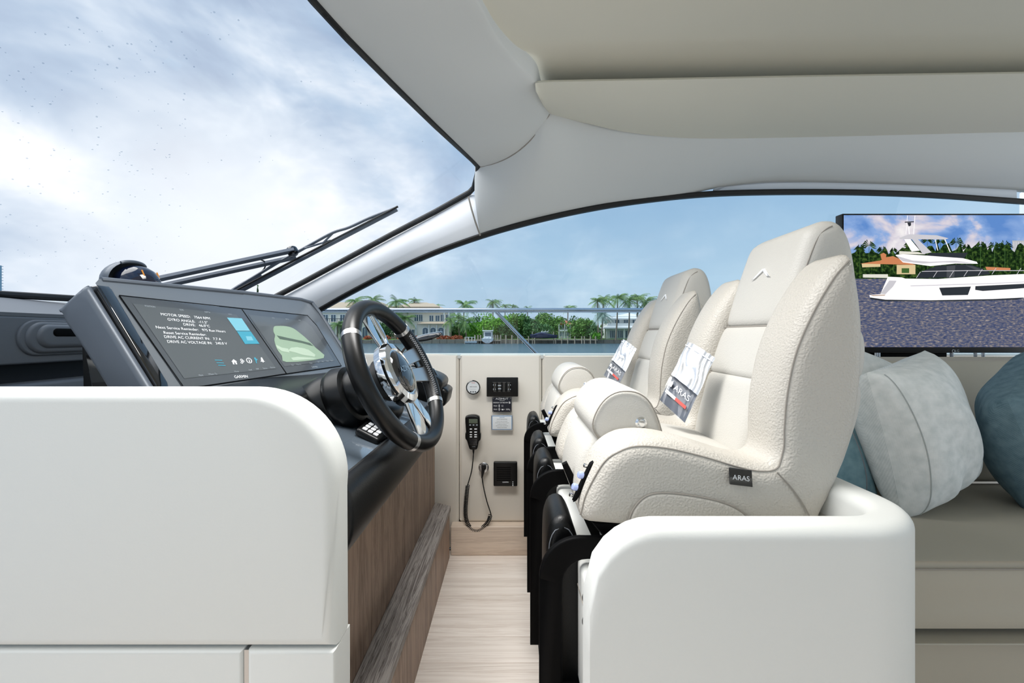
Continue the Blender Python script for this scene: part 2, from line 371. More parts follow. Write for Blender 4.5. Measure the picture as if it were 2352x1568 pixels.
# coaming wall under the side window
wb = thing('wall_back', (0, 2.12, -1.04), **ST)
def wpanel(x0, x1, z0=-.905, z1=-.0924, Y=2.1, sk=0):
    o = rrect(x0, z0, x1, z1, .012, 4); vf = inflate(o, .045, .014, fn=lambda u, v, h: (u, Y+.0225-h+sk*(x1-u), v)); mk('panel', vf, 'wall_leather', wb)
wpanel(-.2545, .1435); wpanel(.1465, .95); wpanel(.953, 2.6); wpanel(-.72, -.2575, z0=-1.03, sk=-.09)
mk('panel_backing', box(-1.7, 2.14, -1.05, 3.0, 2.19, -.100), 'black_matte', wb)
mk('window_ledge', box(-1.2, 2.105, -.118, 2.8, 2.2, -.094, .006), 'panel_skin', wb)
mk('baseboard_back', inflate(rrect(-.29, -1.04, .30, -.903, .006, 3), .06, .006, fn=xz(2.078)), 'skirt_wood', **ST)

# ---- windscreen
TOP = [(1100, 380), (1000, 287), (900, 189), (800, 88), (720, 0), (600, -150), (430, -400), (300, -640)]
SID = [(1101, 382), (1085, 438), (1000, 486), (900, 538), (800, 592), (700, 646), (610, 693), (540, 730)]
BOT = [(400, 712), (150, 693), (0, 678), (-300, 655), (-700, 640)]
w1 = thing('window_1', WS(600, 400), **ST)
gl = [WS(*q, .012) for q in ([(300, -640)]+TOP[::-1][1:]+SID[1:]+BOT+[(-700, -700)])]
mk('pane', (gl, [tuple(range(len(gl)))]), 'pane_clear', w1, smooth=False)
def bandloft(pl, offs, c, closed=False):  # strip following px path, widths along image-normal, on surface pl
    rows = []
    p = np.array(c, float); t = np.gradient(p, axis=0); t /= np.linalg.norm(t, axis=1)[:, None]; n = np.stack([-t[:, 1], t[:, 0]], 1)
    for (w, off) in offs: rows.append([pl(p[i][0]+n[i][0]*w, p[i][1]+n[i][1]*w, off) for i in range(len(p))])
    return loft(rows)
sealp = [(300, -640), (430, -400)]+[(600, -150), (720, 0), (800, 88), (900, 189), (1000, 287), (1085, 366), (1098, 380), (1098, 394), (1089, 430), (1078, 442), (1000, 486), (900, 538), (800, 592), (700, 646), (610, 693), (520, 740)]
mk('seal', tube([WS(*q, -.006) for q in sealp], .0125, 8), 'rubber', w1)
# raindrops clinging to the outer face
dv = []
for i in range(260):
    px, py = rng.uniform(0, 1000), rng.uniform(10, 680)
    if rng.rand() > .35: px, py = rng.uniform(0, 430), rng.uniform(60, 660)
    if py < (px-700)*.95+10 or (px > 560 and py > 693-(px-610)*.52-30): continue
    r = rng.uniform(.0009, .0025); o = Vector(WS(px, py, -.001)); fn = frame(o, WS.n)
    dv.append(lathe([(r, 0), (r*.8, -r*.45), (r*.35, -r*.62)], o, WS.n, 8))
mk('raindrops', join(*dv), 'drop', w1, kind='stuff')
# ---- front roof beam above the windscreen
E = [(760, -640), (850, -400), (985, -150), (1090, 0), (1134, 80), (1180, 142), (1226, 188)]
Ez = [.92, .91, .895, .88, .868, .85, .825]
Ep = [P(px, py, z*F/(CY-py)) for (px, py), z in zip(E, Ez)]+[P(1240, 232, 1.53), P(1262, 262, 1.64)]
Wp = [WS(*q, 0) for q in [(300, -640), (430, -400), (600, -150), (720, 0), (800, 88), (900, 189), (1000, 287), (1060, 345), (1100, 384)]]
a = rowres(Wp, 40); b = rowres(Ep, 40); a0_, b0_ = a[-1].copy(), b[-1].copy(); up = np.array([0, 0, 1.])
bw = np.clip((np.arange(40)-27)/12, 0, 1)[:, None]**2*np.array([.022, 0, -.026])
def between(a, b, t, sag, bw=0): return a*(1-t)+b*t-up*sag*math.sin(math.pi*t)+bw*math.sin(math.pi*t)**.8
def jcol(t): return tuple(between(a0_, b0_, t, .012, np.array([.022, 0, -.026])))
rows = [a+up*.05, a+up*.003]+[between(a, b, t, .012, bw) for t in (.03, .12, .22, .35, .5, .65, .78, .88, .96)]+[b+np.array([0, .0, .0]), b+np.array([.004, -.004, .006]), b+np.array([.006, -.006, .06])]
mk('trim_1', loft(rows), 'headliner', sharp=70, **ST)
# ---- side header between the overhead pelmet and the side window
U = [(1090, 447), (1104, 390), (1168, 350), (1236, 312), (1264, 263), (1350, 285), (1450, 306), (1600, 319), (1850, 315), (2100, 309), (2352, 303), (2800, 296)]
UY = [1.92, 1.915, 1.86, 1.78, 1.655, 1.69, 1.7, 1.7, 1.7, 1.7, 1.7, 1.7]
Lw = [(1103, 541), (1112, 538), (1150, 526), (1200, 511), (1250, 499), (1320, 484), (1400, 469), (1560, 449), (1668, 427), (1850, 416), (2330, 433), (2800, 470)]
Up_ = [P(*q, yy) for q, yy in zip(U, UY)]; Up_[1:5] = [jcol(t) for t in (0, .35, .7, 1)]
U3 = rowres(Up_, 60); L3 = rowres([WIN(*q, .03) for q in Lw], 60)
hdr = []
for t in (0, .02, .1, .22, .36, .5, .62, .72, .8, .88, .95, 1):
    r = U3*(1-t)+L3*t; bulge = math.sin(math.pi*t)*.035
    r = r+np.array([0, -bulge*.5, -bulge*.2]); hdr.append(r)
hdr = [U3+np.array([0, .0, .08])]+hdr+[L3+np.array([0, .06, .01])]
mk('trim_2', loft(hdr), 'headliner', sharp=70, **ST)
mk('trim_3', tube([jcol(t) for t in np.linspace(0, 1, 14)], .0026, 6), 'seam', **ST)
# recessed blind channel above the side window
rc = [(1640, 438), (1668, 424), (1760, 417), (1900, 414), (2100, 418), (2335, 430), (2336, 452), (2100, 437), (1850, 430), (1700, 433)]
mk('trim_4', loft([[WIN(px, py-4, .028) for px, py in rc[:6]], [WIN(px, py+4, .006) for px, py in rc[:6]], [WIN(*q, .006) for q in ((1600, 449), (1700, 444), (1760, 442), (1900, 441), (2100, 447), (2336, 462))]], (0, .01, 0)), 'deck_white', **ST)
# ---- overhead pelmet
T = [(1229, 192), (1250, 189), (1330, 187), (1450, 185), (1600, 182), (1850, 177), (2100, 173), (2352, 169), (2800, 162)]
Tp = [P(px, py, .82*F/(CY-py)) for px, py in T]
C1 = [(1233, 205), (1264, 262), (1350, 284), (1450, 305), (1600, 318), (1850, 315), (2100, 309), (2352, 303), (2800, 296)]
C1Y = [1.45, 1.65, 1.685, 1.695, 1.7, 1.7, 1.7, 1.7, 1.7]
a = rowres(Tp, 50); b = rowres([P(*q, yy) for q, yy in zip(C1, C1Y)], 50)
rows = [a+np.array([0, .10, .02]), a+np.array([0, .01, .012]), a]+[between(a, b, t, .016) for t in (.04, .15, .35, .6, .85, .97)]+[b, b+np.array([0, .005, .03])]
mk('trim_5', loft(rows), 'headliner_warm', sharp=50, **ST)
# ---- main ceiling
cb_ = rowres([(p[0]+.0, p[1], p[2]+.045) for p in Ep], 40)
rows = [np.array([[-1.3, -1.3, .97]]*40)*np.linspace(1, 1, 40)[:, None]]
pts = [(-1.0, -1.6, .93)]+[tuple(p) for p in np.array(Ep[:7])+np.array([-.05, 0, .03])]+[(.12, 1.75, .90), (3.4, 1.75, .90), (3.4, -1.6, .93)]
cz = lambda x, y: .895+.03*max(0, 1-max(0, y)/1.5)
vo, _, fo, _, _, _ = delaunay_2d_cdt([Vector(p[:2]) for p in pts]+[Vector((x, y_)) for x in np.arange(-.9, 3.4, .22) for y_ in np.arange(-1.5, 1.7, .2)], [], [list(range(len(pts)))], 1, 1e-6)
mk('ceiling', ([(v[0], v[1], cz(v[0], v[1])) for v in vo], [tuple(f) for f in fo]), 'headliner_warm', **ST)
# ---- A-pillar between windscreen and side window
S1 = [(1090, 446), (1076, 451), (1000, 494), (900, 547), (800, 601), (700, 655), (610, 702), (520, 748)]
S2 = [(1104, 541), (1085, 547), (1000, 579), (900, 623), (800, 673), (715, 721), (640, 763), (560, 806)]
a = rowres([WS(*q, 0) for q in S1], 50); b = rowres([WIN(*q, .03) for q in S2], 50)
rows = [a+np.array([-.03, .02, .01])]
for t, bu in ((0, 0), (.05, .012), (.2, .022), (.34, .03), (.5, .031), (.68, .028), (.74, .024), (.9, .010), (1, 0)):
    rows.append(a*(1-t)+b*t+np.array([bu*.3, -bu, 0]))
rows.append(b+np.array([0, .06, 0]))
mk('trim_6', loft(rows), 'gel_white', sharp=25, **ST)
g = [(1076, 452), (1083, 480), (1092, 510), (1103, 541)]
mk('trim_7', tube([P(px, py, 1.915-.03*math.sin(math.pi*i/3)) for i, (px, py) in enumerate(g)], .0042, 6), 'seam', **ST)
# ---- side window: pane, seal
w2 = thing('window_2', (.4, 2.0, -.09), **ST)
arc = [(560, 804), (640, 762), (715, 723), (800, 675), (900, 624), (1000, 580), (1110, 541), (1200, 515), (1300, 491), (1400, 472), (1500, 458), (1600, 448), (1700, 443), (1850, 441), (2000, 443), (2150, 449), (2335, 462), (2600, 480)]
asm = [tuple(q) for q in spl(arc, 5)]
rows = [[WIN(px, py-7, .036) for px, py in asm], [WIN(px, py-4, .04) for px, py in asm], [WIN(px, py+4, .036) for px, py in asm], [WIN(px, py+7, .0) for px, py in asm]]
mk('seal', loft(rows, (0, .01, .004)), 'rubber', w2)
pp = [WIN(px, py, .0) for px, py in asm]+[(2.55, 2.10, -.10), (-1.29, 2.10, -.10)]
mk('pane', (pp, [tuple(range(len(pp)))]), 'pane_tint', w2, smooth=False)
# aft window post
mk('trim_8', box(2.36, 2.0, -.09, 2.75, 2.03, .66, .008), 'gel_white', **ST)
# rest of the cabin shell out of view: aft bulkhead jambs, far coaming
mk('wall_left', box(-1.6, -1.75, -1.05, 3.2, -1.62, .0, .01), 'wall_leather', **ST)

# ================================================================== DASHBOARD (built in, ahead of the helm)
da = thing('dashboard', (-1.35, 1.4, -.3), 'dark grey moulded dashboard with an oval vent recess under the windscreen', 'dashboard')
yy = np.linspace(.35, 1.95, 24)
def wsz(x, y): # windscreen base height
    return (WS.n.dot(WS.o)-WS.n.x*x-WS.n.y*y)/WS.n.z
def dx(y, x0): return x0+.10*max(0, y-1.5)
rows = [[(-1.72+.02*(q > 1.9), q, .118-.02*(q-1.4)) for q in yy], [(-1.66, q, .122-.02*(q-1.4)) for q in yy], [(-1.62, q, .116) for q in yy], [(-1.37, q, .064) for q in yy], [(-1.352, q, .060) for q in yy]]
mk('top_shelf', loft(rows, (0, 0, -.01)), 'grey_dash', da)
mk('shelf_gap', box(-1.62, .35, .047, -1.357, 1.95, .056), 'black_matte', da)
mk('face_panel', inflate(rrect(.35, -.082, 1.95, .050, .006, 3), .03, .006, fn=lambda u, v, h: (-1.365+h, u, v)), 'grey_dash', da)
mk('shadow_gap', box(-1.50, .35, -.135, -1.40, 1.95, -.08), 'navy', da)
mk('lower_panel', box(-1.6, .35, -.40, -1.33, 1.95, -.135, .01), 'grey_dash', da)
def stadium(y0, y1, z0, z1): return rrect(y0, z0, y1, z1, (z1-z0)/2*.98, 10)
vt = mk('vent_recess', inflate(stadium(1.185, 1.86, -.060, .042), .012, .005, fn=lambda u, v, h: (-1.349+h, u, v)), 'grey_dash', da)
mk('vent_ring', inflate(stadium(1.200, 1.83, -.054, .036), .022, .009, fn=lambda u, v, h: (-1.346+h, u, v)), 'grey_dash', vt)
mk('vent_ring', inflate(stadium(1.221, 1.80, -.040, .030), .034, .014, fn=lambda u, v, h: (-1.343+h, u, v)), 'grey_dash', vt)
mk('vent_slot', inflate(stadium(1.258, 1.75, -.006, .018), .040, .004, fn=lambda u, v, h: (-1.343+h, u, v)), 'black_matte', vt)
fd = [[(x, q, z) for q in np.linspace(-.5, 2.2, 12)] for x, z in ((-1.75, .04), (-2.2, .10), (-3.2, .12), (-5.0, .05), (-5.4, -.3))]
rows = []
for r_ in fd: rows.append([(x, q, z+.08*max(0, min(1, (q-1.0)/1.0))-.4*max(0, q-2.0)) for x, q, z in r_])
mk('foredeck', loft(rows, (0, 0, -.05)), 'deck_white', **ST)
mk('windscreen_base_seal', tube([(-1.69, .35, .128), (-1.66, 1.0, .130), (-1.655, 1.41, .130), (-1.50, 1.7, .128), (-1.2, 1.98, .125)], .012, 8), 'rubber', da)

# ================================================================== HELM CONSOLE
hc = thing('helm_console', (-.6, 1.2, -1.04), 'black and grey helm console with two large tilted glass displays', 'console')
Y0, Y1 = .69, 1.86
def extr(prof, y0, y1, name, m, parent, r=.006): return mk(name, inflate(prof, y1-y0, r, fn=xz((y0+y1)/2)), m, parent)
body = [(-.98, -.12), (-.68, -.155), (-.48, -.16), (-.46, -.20), (-.30, -.262), (-.30, -.36), (-.375, -.38), (-.375, -1.03), (-.98, -1.03)]
extr(body, Y0, Y1, 'body', 'black_satin', hc)
mk('front_panel', box(-.374, Y0, -1.035, -.366, 2.06, -.30), 'panel_wood', hc)
sill = spl([(-.295, -.245), (-.272, -.240), (-.256, -.252), (-.25, -.28), (-.256, -.33), (-.285, -.366), (-.37, -.372), (-.37, -.30), (-.31, -.27)], 4, True)
extr(sill, Y0-.01, 1.60, 'padded_sill', 'black_leather', hc, .012)
brow = spl([(-.66, -.118), (-.60, -.119), (-.52, -.121), (-.475, -.130), (-.462, -.155), (-.47, -.185), (-.55, -.185), (-.66, -.18)], 4, True)
extr(brow, Y0+.0, 1.52, 'padded_brow', 'black_satin', hc, .02)
IP = Plane((-.455, 1.0, -.195), (-.455, 1.5, -.195), (-.290, 1.0, -.2515))
ipn = IP.n if IP.n.z > 0 else -IP.n
ipf = lambda u, v, h: tuple(Vector((-.455+.946*u, v, -.195-.324*u))+ipn*h)     # u down the slope, v athwart
mk('instrument_panel', inflate(rrect(0, .70, .172, 1.55, .01, 3), .012, .003, fn=ipf), 'console_gloss', hc)
mk('panel_gasket', mapv(box(.172, .70, .0, .182, 1.56, .012), ipf), 'rubber', hc)
mk('panel_gasket', mapv(box(.186, .70, .0, .192, 1.56, .010), ipf), 'rubber', hc)
# --- display pod
DP = Plane((-.865, .9, .115), (-.705, 1.45, .113), (-.725, .9, -.108))
def dpp(px, py, off=0): return DP(px, py, off)
DPn = DP.n if DP.n.x > 0 else -DP.n
sgn = 1 if (DP.n.x > 0) else -1
def dfn(z, s=1): return lambda u, v, h: dpp(u, v, sgn*(z+h*s))
def pxo(o): return [tuple(q) for q in o]
gpts = [(228, 640), (560, 676), (690, 691), (712, 697), (730, 718), (748, 743), (808, 842), (800, 868), (560, 908), (410, 936), (398, 920), (316, 795), (228, 665), (219, 650)]
mk('display_glass', inflate(gpts, .010, .003, fn=lambda u, v, h: dpp(u, v, sgn*(h-.004))), 'bezel_grey', hc)
MATS['bezel_glass'] = MATS['display_glass']
def bzl(o, name, z, m, parent, th=.0012): return mk(name, inflate(o, th, th*.4, fn=lambda u, v, h: dpp(u, v, sgn*(z+h))), m, parent, smooth=False)
lines = [[(274, 678), (706, 724), (728, 748)], [(274, 678), (420, 886)], [(728, 748), (784, 840)], [(784, 840), (658, 858), (420, 893)], [(555, 710), (658, 858)]]
# two display units, each its own glass sheet
d1 = mk('display', inflate([(276, 680), (555, 710), (656, 857), (470, 886), (421, 890)], .002, .0006, fn=lambda u, v, h: dpp(u, v, sgn*(.0022+h))), 'display_glass', hc, smooth=False)
d2 = mk('display', inflate([(557, 710), (706, 725), (728, 749), (783, 839), (659, 857)], .002, .0006, fn=lambda u, v, h: dpp(u, v, sgn*(.0022+h))), 'display_glass', hc, smooth=False)
ln = []
for l in lines: ln.append(tube([dpp(*q, sgn*.003) for q in l], .0011, 5))
mk('display_joint', join(*ln), 'black_matte', hc)
def cz1(x, y): return (250+x/4.276, 660+y/4.276)        # coordinates of my close-up view
s1 = bzl([(305, 697), (543, 722), (635, 846), (423, 869)], 'screen', .0036, 'screen_dark', d1, .0006)
s2 = bzl([(570, 722), (700, 737), (716, 750), (768, 828), (653, 841)], 'screen', .0036, 'screen_dark', d2, .0006)
# the lettering follows the sheared grid of the screen (u along the display, v up it)
A0 = Vector(dpp(305, 697)); ux = (Vector(dpp(543, 722))-A0).normalized(); vy = (Vector(dpp(423, 869))-A0).normalized(); vy = (vy-ux*vy.dot(ux)).normalized()
def dtext(s, px, py, size, m='white_print', parent=d1, align='CENTER', name='lettering', sx=.8):
    o = Vector(dpp(px, py, sgn*.0046)); return text(s, size, lambda a, b, h: tuple(o+ux*a-vy*b), m, parent, name, align, sx)
for s, x, y, al in (('MOTOR SPEED:   7564 RPM', 765, 285, 'CENTER'), ('GYRO ANGLE:   -11.5°', 783, 330, 'CENTER'), ('DRIVE:   46.0°C', 865, 372, 'CENTER'), ('Next Service Reminder:   975 Run Hours', 828, 412, 'CENTER'), ('Reset Service Reminder:', 755, 454, 'CENTER'), ('DRIVE AC CURRENT IN:   7.7 A', 840, 497, 'CENTER'), ('DRIVE AC VOLTAGE IN:   240.0 V', 885, 542, 'CENTER')):
    q = cz1(x, y); dtext(s, q[0], q[1], .0100, align=al, sx=.98)
q = cz1(1300, 876); dtext('GARMIN', *q, .011, sx=.9)
q = cz1(2022, 780); dtext('GARMIN', *q, .008, parent=d2, m='dim_print')
for s, x, y in (('Mark', 905, 862), ('Where To', 1020, 850), ('Home', 1255, 824), ('Auth', 1390, 808), ('VHF', 1460, 800), ('System', 1535, 793), ('Options', 1608, 785)): q = cz1(x, y); dtext(s, *q, .0062, 'dim_print')
for s, x, y in (('Mark', 1805, 762), ('Where To', 1865, 755), ('Home', 1985, 742), ('VHF', 2060, 732), ('Auth', 2100, 726), ('System', 2150, 722), ('Options', 2190, 718)): q = cz1(x, y); dtext(s, *q, .0052, 'dim_print', d2)
for s, x, y in (('POSITION', 405, 186), ('SOG', 715, 220), ('DEPTH', 968, 243), ('HDG', 1190, 263)): q = cz1(x, y); dtext(s, *q, .006, 'dim_print')
for s, x, y in (('SOG', 1615, 300), ('DEPTH', 1752, 312), ('HDG', 1875, 322)): q = cz1(x, y); dtext(s, *q, .0055, 'dim_print', d2)
def dpoly(o, m, parent, name, z=.0046): return mk(name, ([dpp(*cz1(*q), sgn*z) for q in o], [tuple(range(len(o)))]), m, parent, smooth=False)
dpoly([(1160, 295), (1305, 303), (1388, 425), (1252, 424)], 'screen_cyan_light', d1, 'touch_button')
dpoly([(1256, 429), (1392, 430), (1480, 553), (1338, 555)], 'screen_cyan', d1, 'touch_button')
dpoly([(1345, 478), (1400, 480), (1422, 520), (1360, 520)], 'screen_cyan_light', d1, 'button_icon', .0049)
for i, (x, y) in enumerate(((1040, 709), (1056, 736), (1073, 760))): dpoly([(x, y), (x+72, y+2), (x+76, y+9), (x+4, y+7)], 'screen_cyan', d1, 'menu_bar')
def icon(shape, x, y, m='white_print', sc=1):
    return dpoly([(x+u*sc+.35*v*sc, y+v*sc) for u, v in shape], m, d1, 'icon')
icon([(-28, 0), (0, -24), (28, 0), (20, 0), (20, 26), (6, 26), (6, 8), (-6, 8), (-6, 26), (-20, 26), (-20, 0)], 1232, 728)
for x, y in ((1302, 712), (1318, 724), (1306, 738)):
    o = [(x+9*math.cos(t)+3*math.sin(t), y+9*math.sin(t)) for t in np.linspace(0, 2*math.pi, 13)]; mk('icon', tube([dpp(*cz1(*q), sgn*.0048) for q in o[:-1]], .0008, 4, True), 'white_print', d1)
o = [(1378+24*math.cos(t)+8*math.sin(t), 718+24*math.sin(t)) for t in np.linspace(0, 2*math.pi, 25)]
mk('icon', tube([dpp(*cz1(*q), sgn*.0048) for q in o[:-1]], .001, 4, True), 'white_print', d1); dpoly([(1374, 712), (1382, 712), (1388, 734), (1379, 734)], 'white_print', d1, 'icon'); dpoly([(1370, 700), (1377, 700), (1379, 706), (1372, 706)], 'white_print', d1, 'icon')
icon([(-6, -30), (6, -20), (5, -8), (16, -14), (14, 0), (2, 6), (-2, 32), (-10, 30), (-8, 0), (-16, -12)], 1446, 712, 'screen_cyan')
icon([(-4, -26), (6, -26), (14, 10), (24, 16), (-24, 16), (-14, 10)], 1506, 712); icon([(-5, 18), (5, 18), (3, 24), (-3, 24)], 1508, 712)
# fish-eye cabin view on the second display
cam_o = [(1622, 385), (1660, 377), (1740, 380), (1810, 400), (1880, 450), (1950, 510), (2030, 590), (2110, 692), (1745, 732), (1700, 670), (1650, 600), (1626, 520), (1632, 470), (1616, 430)]
dpoly(spl(cam_o, 3, True), 'screen_green', d2, 'camera_view')
for o, m, z in (([(1650, 470), (1760, 495), (1880, 520), (1975, 545), (2010, 575), (1900, 545), (1780, 522), (1680, 505)], 'screen_green_dark', .005), ([(1640, 560), (1700, 590), (1760, 600), (1775, 640), (1700, 625), (1650, 590)], 'screen_green_light', .005),
    ([(1880, 590), (1930, 600), (1945, 640), (1925, 650), (1870, 610)], 'screen_green_light', .005), ([(1790, 690), (1850, 680), (2010, 690), (2040, 700), (1810, 716)], 'screen_green_light', .005), ([(1760, 620), (1840, 640), (1900, 660), (2020, 680), (2030, 660), (1960, 610), (1850, 585), (1790, 590)], 'screen_green_light', .00485)):
    dpoly(o, m, d2, 'camera_view', z)
# pod side cheek and back
cheek = spl([(-.899, .044), (-.895, .055), (-.852, .094), (-.846, .096), (-.841, .088), (-.786, 0), (-.724, -.10), (-.688, -.16), (-.77, -.165), (-.805, -.103), (-.85, -.03)], 3, True)
mk('pod_cheek', inflate(cheek, .022, .010, fn=lambda u, v, h: (u, .871+h, v)), 'pod_grey', hc)
mk('pod_gap', inflate([(-.885, .045), (-.858, .098), (-.842, .100), (-.836, .094), (-.72, -.10), (-.70, -.17), (-.84, -.17)], .030, .004, fn=lambda u, v, h: (u, .897+h, v)), 'black_gloss', hc)
pod = [(-.905, .045), (-.862, .098), (-.855, .100), (-.72, -.12), (-.72, -.20), (-.9, -.20)]
def podf(u, v, h):                       # pod widens aft with the slant of the glass
    t = (h+.29)/.58; return (u-.012+.155*t, .92+(h+.29)*.92, v)
mk('pod_shell', inflate(pod, .58, .01, fn=podf), 'black_satin', hc)
mk('pod_lip', tube([dpp(*q, -sgn*.002) for q in ((232, 643), (560, 673), (690, 688), (716, 695), (734, 718), (812, 842))], .007, 8), 'pod_grey', hc)
# --- steering column
C = Vector((-.268, 1.03, -.092)); tl = math.radians(25); WN = Vector((math.cos(tl), -.13, math.sin(tl))).normalized()
def col(prof, m, name): return mk(name, lathe(prof, C, WN, 36), m, hc)
col([(.062, -.235), (.072, -.23), (.076, -.20), (.074, -.165), (.070, -.160)], 'black_satin', 'column_boot')
col([(.068, -.165), (.074, -.160), (.078, -.145), (.070, -.118), (.058, -.112)], 'black_satin', 'column_collar')
col([(.056, -.118), (.060, -.108), (.056, -.088), (.046, -.076)], 'black_satin', 'column_collar')
col([(.044, -.080), (.047, -.074), (.047, -.048), (.043, -.044)], 'black_gloss', 'column_neck')
col([(.046, -.046), (.052, -.043), (.052, -.03), (.04, -.026)], 'rubber', 'column_ring')
# shroud under the column and ignition bezel
mk('column_shroud', inflate(spl([(-.46, -.12), (-.38, -.125), (-.33, -.16), (-.345, -.20), (-.40, -.245), (-.5, -.25)], 4, True), .12, .03, fn=xz(1.10)), 'black_satin', hc)
mk('starter_bezel', lathe([(.014, 0), (.022, .004), (.024, .01), (.018, .012)], ipf(.07, 1.27, .0), ipn, 24), 'satin_steel', hc)
mk('switch_housing', inflate(spl([(.02, 1.16), (.05, 1.12), (.12, 1.14), (.15, 1.2), (.12, 1.3), (.04, 1.32)], 5, True), .05, .018, fn=lambda u, v, h: ipf(u, v, .022+h)), 'black_satin', hc)
sw = mk('rocker_switch', mapv(box(.030, .835, 0, .055, .905, .022, .004), ipf), 'black_satin', hc); mk('rocker_switch', mapv(box(.028, .915, 0, .056, .940, .016, .004), ipf), 'grey_dash', hc)
mk('depth_gauge', lathe([(.032, .004), (.036, .008), (.033, .014), (.028, .015)], ipf(.12, .745, 0), ipn, 30), 'black_gloss', hc)
for i in range(14):
    a_ = i*2*math.pi/14; mk('gauge_mark', lathe([(.0014, 0), (.0014, .001)], ipf(.12+.023*math.cos(a_), .745+.023*math.sin(a_), .0146), ipn, 6), 'white_print', hc)
mk('handle_slot', mapv(inflate(rrect(.094, .80, .1, .855, .003, 3), .004, .001), lambda u, v, h: ipf(u, v, .008+h)), 'black_matte', hc)
# --- joystick-style keypad on a ball stalk
kp = Vector(ipf(.145, 1.02, .006))
mk('joystick_base', lathe([(.026, 0), (.030, .002), (.028, .006), (.020, .008)], kp, ipn, 28), 'satin_steel', hc)
mk('joystick_base', lathe([(.019, .006), (.021, .012), (.014, .018), (.010, .022)], kp, ipn, 24), 'black_gloss', hc)
kn = Vector((.36, -.30, .88)).normalized(); kc = Vector((-.316, .985, -.222)); kf = frame(kc, kn, (.2, 1, .1))
jk = mk('joystick_keypad', mapv(inflate(rrect(-.030, -.026, .030, .026, .007, 4), .018, .006), kf), 'black_satin', hc)
mk('keypad_skirt', mapv(inflate(rrect(-.027, -.023, .027, .023, .006, 4), .012, .004), lambda a, b, h: kf(a, b, h-.012)), 'black_gloss', jk)
for i in range(3):
    for j in range(3): mk('key', mapv(inflate(rrect(-.0055, -.0045, .0055, .0045, .0018, 3), .003, .001), lambda a, b, h, i=i, j=j: kf(a+(i-1)*.014, b+(j-1)*.012, h+.0095)), 'white_ink', jk)
# --- side stalk console arm going down from keypad
mk('stay_arm', tube([ipf(.10, 1.04, .02), ipf(.14, 1.02, .016), ipf(.165, 1.0, .012)], .014, 8), 'black_satin', hc)
# throttle binnacle beyond the wheel
tb = thing('throttle_control', (-.27, 1.72, -.25), 'black throttle binnacle with chrome edged levers beside the side panel', 'throttle')
mk('binnacle', inflate(spl([(-.42, -.14), (-.33, -.14), (-.268, -.165), (-.262, -.20), (-.30, -.26), (-.42, -.28)], 4, True), .18, .02, fn=xz(1.70)), 'black_satin', tb)
mk('binnacle', inflate(spl([(-.40, -.20), (-.28, -.20), (-.248, -.21), (-.244, -.23), (-.27, -.28), (-.40, -.30)], 4, True), .14, .015, fn=xz(1.72)), 'black_satin', tb)
for q in (1.60, 1.66): mk('lever', tube([(-.42, q, -.12), (-.36, q, -.112), (-.30, q, -.135), (-.285, q, -.16)], .012, 8, flat=.5), 'black_gloss', tb)
for q in (1.57, 1.63): mk('lever_trim', tube([(-.40, q, -.15), (-.34, q, -.16), (-.30, q, -.18)], .005, 6), 'satin_steel', tb)
# chart light: thin neck, leaf-shaped head
cl = thing('chart_light', (-.40, 1.5, -.1), 'slim dark gooseneck chart light rising behind the steering wheel', 'lamp')
mk('neck', tube(spl([P(905, 835, 1.5), P(918, 815, 1.5), P(932, 797, 1.5), P(950, 783, 1.5)], 5), .0042, 8), 'black_gloss', cl)
o = spl([P(938, 792, 1.5), P(958, 773, 1.5), P(1012, 762, 1.5), P(1010, 772, 1.5), P(985, 780, 1.5), P(955, 785, 1.5)], 4, True)
mk('head', inflate([(p[0], p[2]) for p in o], .03, .006, fn=lambda u, v, h: (u, 1.5+h, v+h*.25)), 'black_gloss', cl)

# ================================================================== STEERING WHEEL
sw_ = thing('steering_wheel', tuple(C), 'black leather steering wheel with chrome spokes and clamp rings', 'steering wheel')
WU = Vector((-math.sin(tl), 0, math.cos(tl))); WU = (WU-WN*WU.dot(WN)).normalized(); WR = WN.cross(WU)*-1   # WR toward the wall (+Y)
if WR.y < 0: WR = -WR
def wf(a, b, h): return tuple(C+WR*a+WU*b+WN*h)
Rr = .178
def rimpt(t): # t from top clockwise toward the wall, slightly flattened at the bottom
    a, b = Rr*math.sin(t), Rr*math.cos(t)
    b *= .955 if b > 0 else .97
    return wf(a, b, 0)
def rimseg(t0, t1, r, m, name, n=40, ov=None):
    return mk(name, tube([rimpt(math.radians(t0+(t1-t0)*k/n)) for k in range(n+1)], r, 18), m, sw_, sharp=60)
cl_t = (52, 128, 212, 308)
full = mk('rim', tube([rimpt(2*math.pi*k/120) for k in range(120)], .0195, 20, True), 'black_satin', sw_)
rimseg(54, 126, .0202, 'black_leather', 'rim_grip'); rimseg(214, 306, .0202, 'black_satin', 'rim_grip')
for t in cl_t: rimseg(t-1.9, t+1.9, .0207, 'satin_steel', 'clamp_ring', 4)
stt = []
for k in range(60):
    t = math.radians(58+66*k/60); cpt = Vector(rimpt(t)); rad = (cpt-C).normalized()
    tn = (Vector(rimpt(t+.01))-cpt).normalized(); base = cpt+(WN*.75-rad*.66)*.0203
    s = .0045 if k % 2 else -.0045; sd_ = (WN*.66+rad*.75)
    stt.append(tube([tuple(base-sd_*s-tn*.0012), tuple(base+sd_*s+tn*.0012)], .0007, 5))
mk('stitching', join(*stt), 'grey_dash', sw_, kind='stuff')
def wfl(z0): return lambda u, v, h: wf(u, v, z0+h)
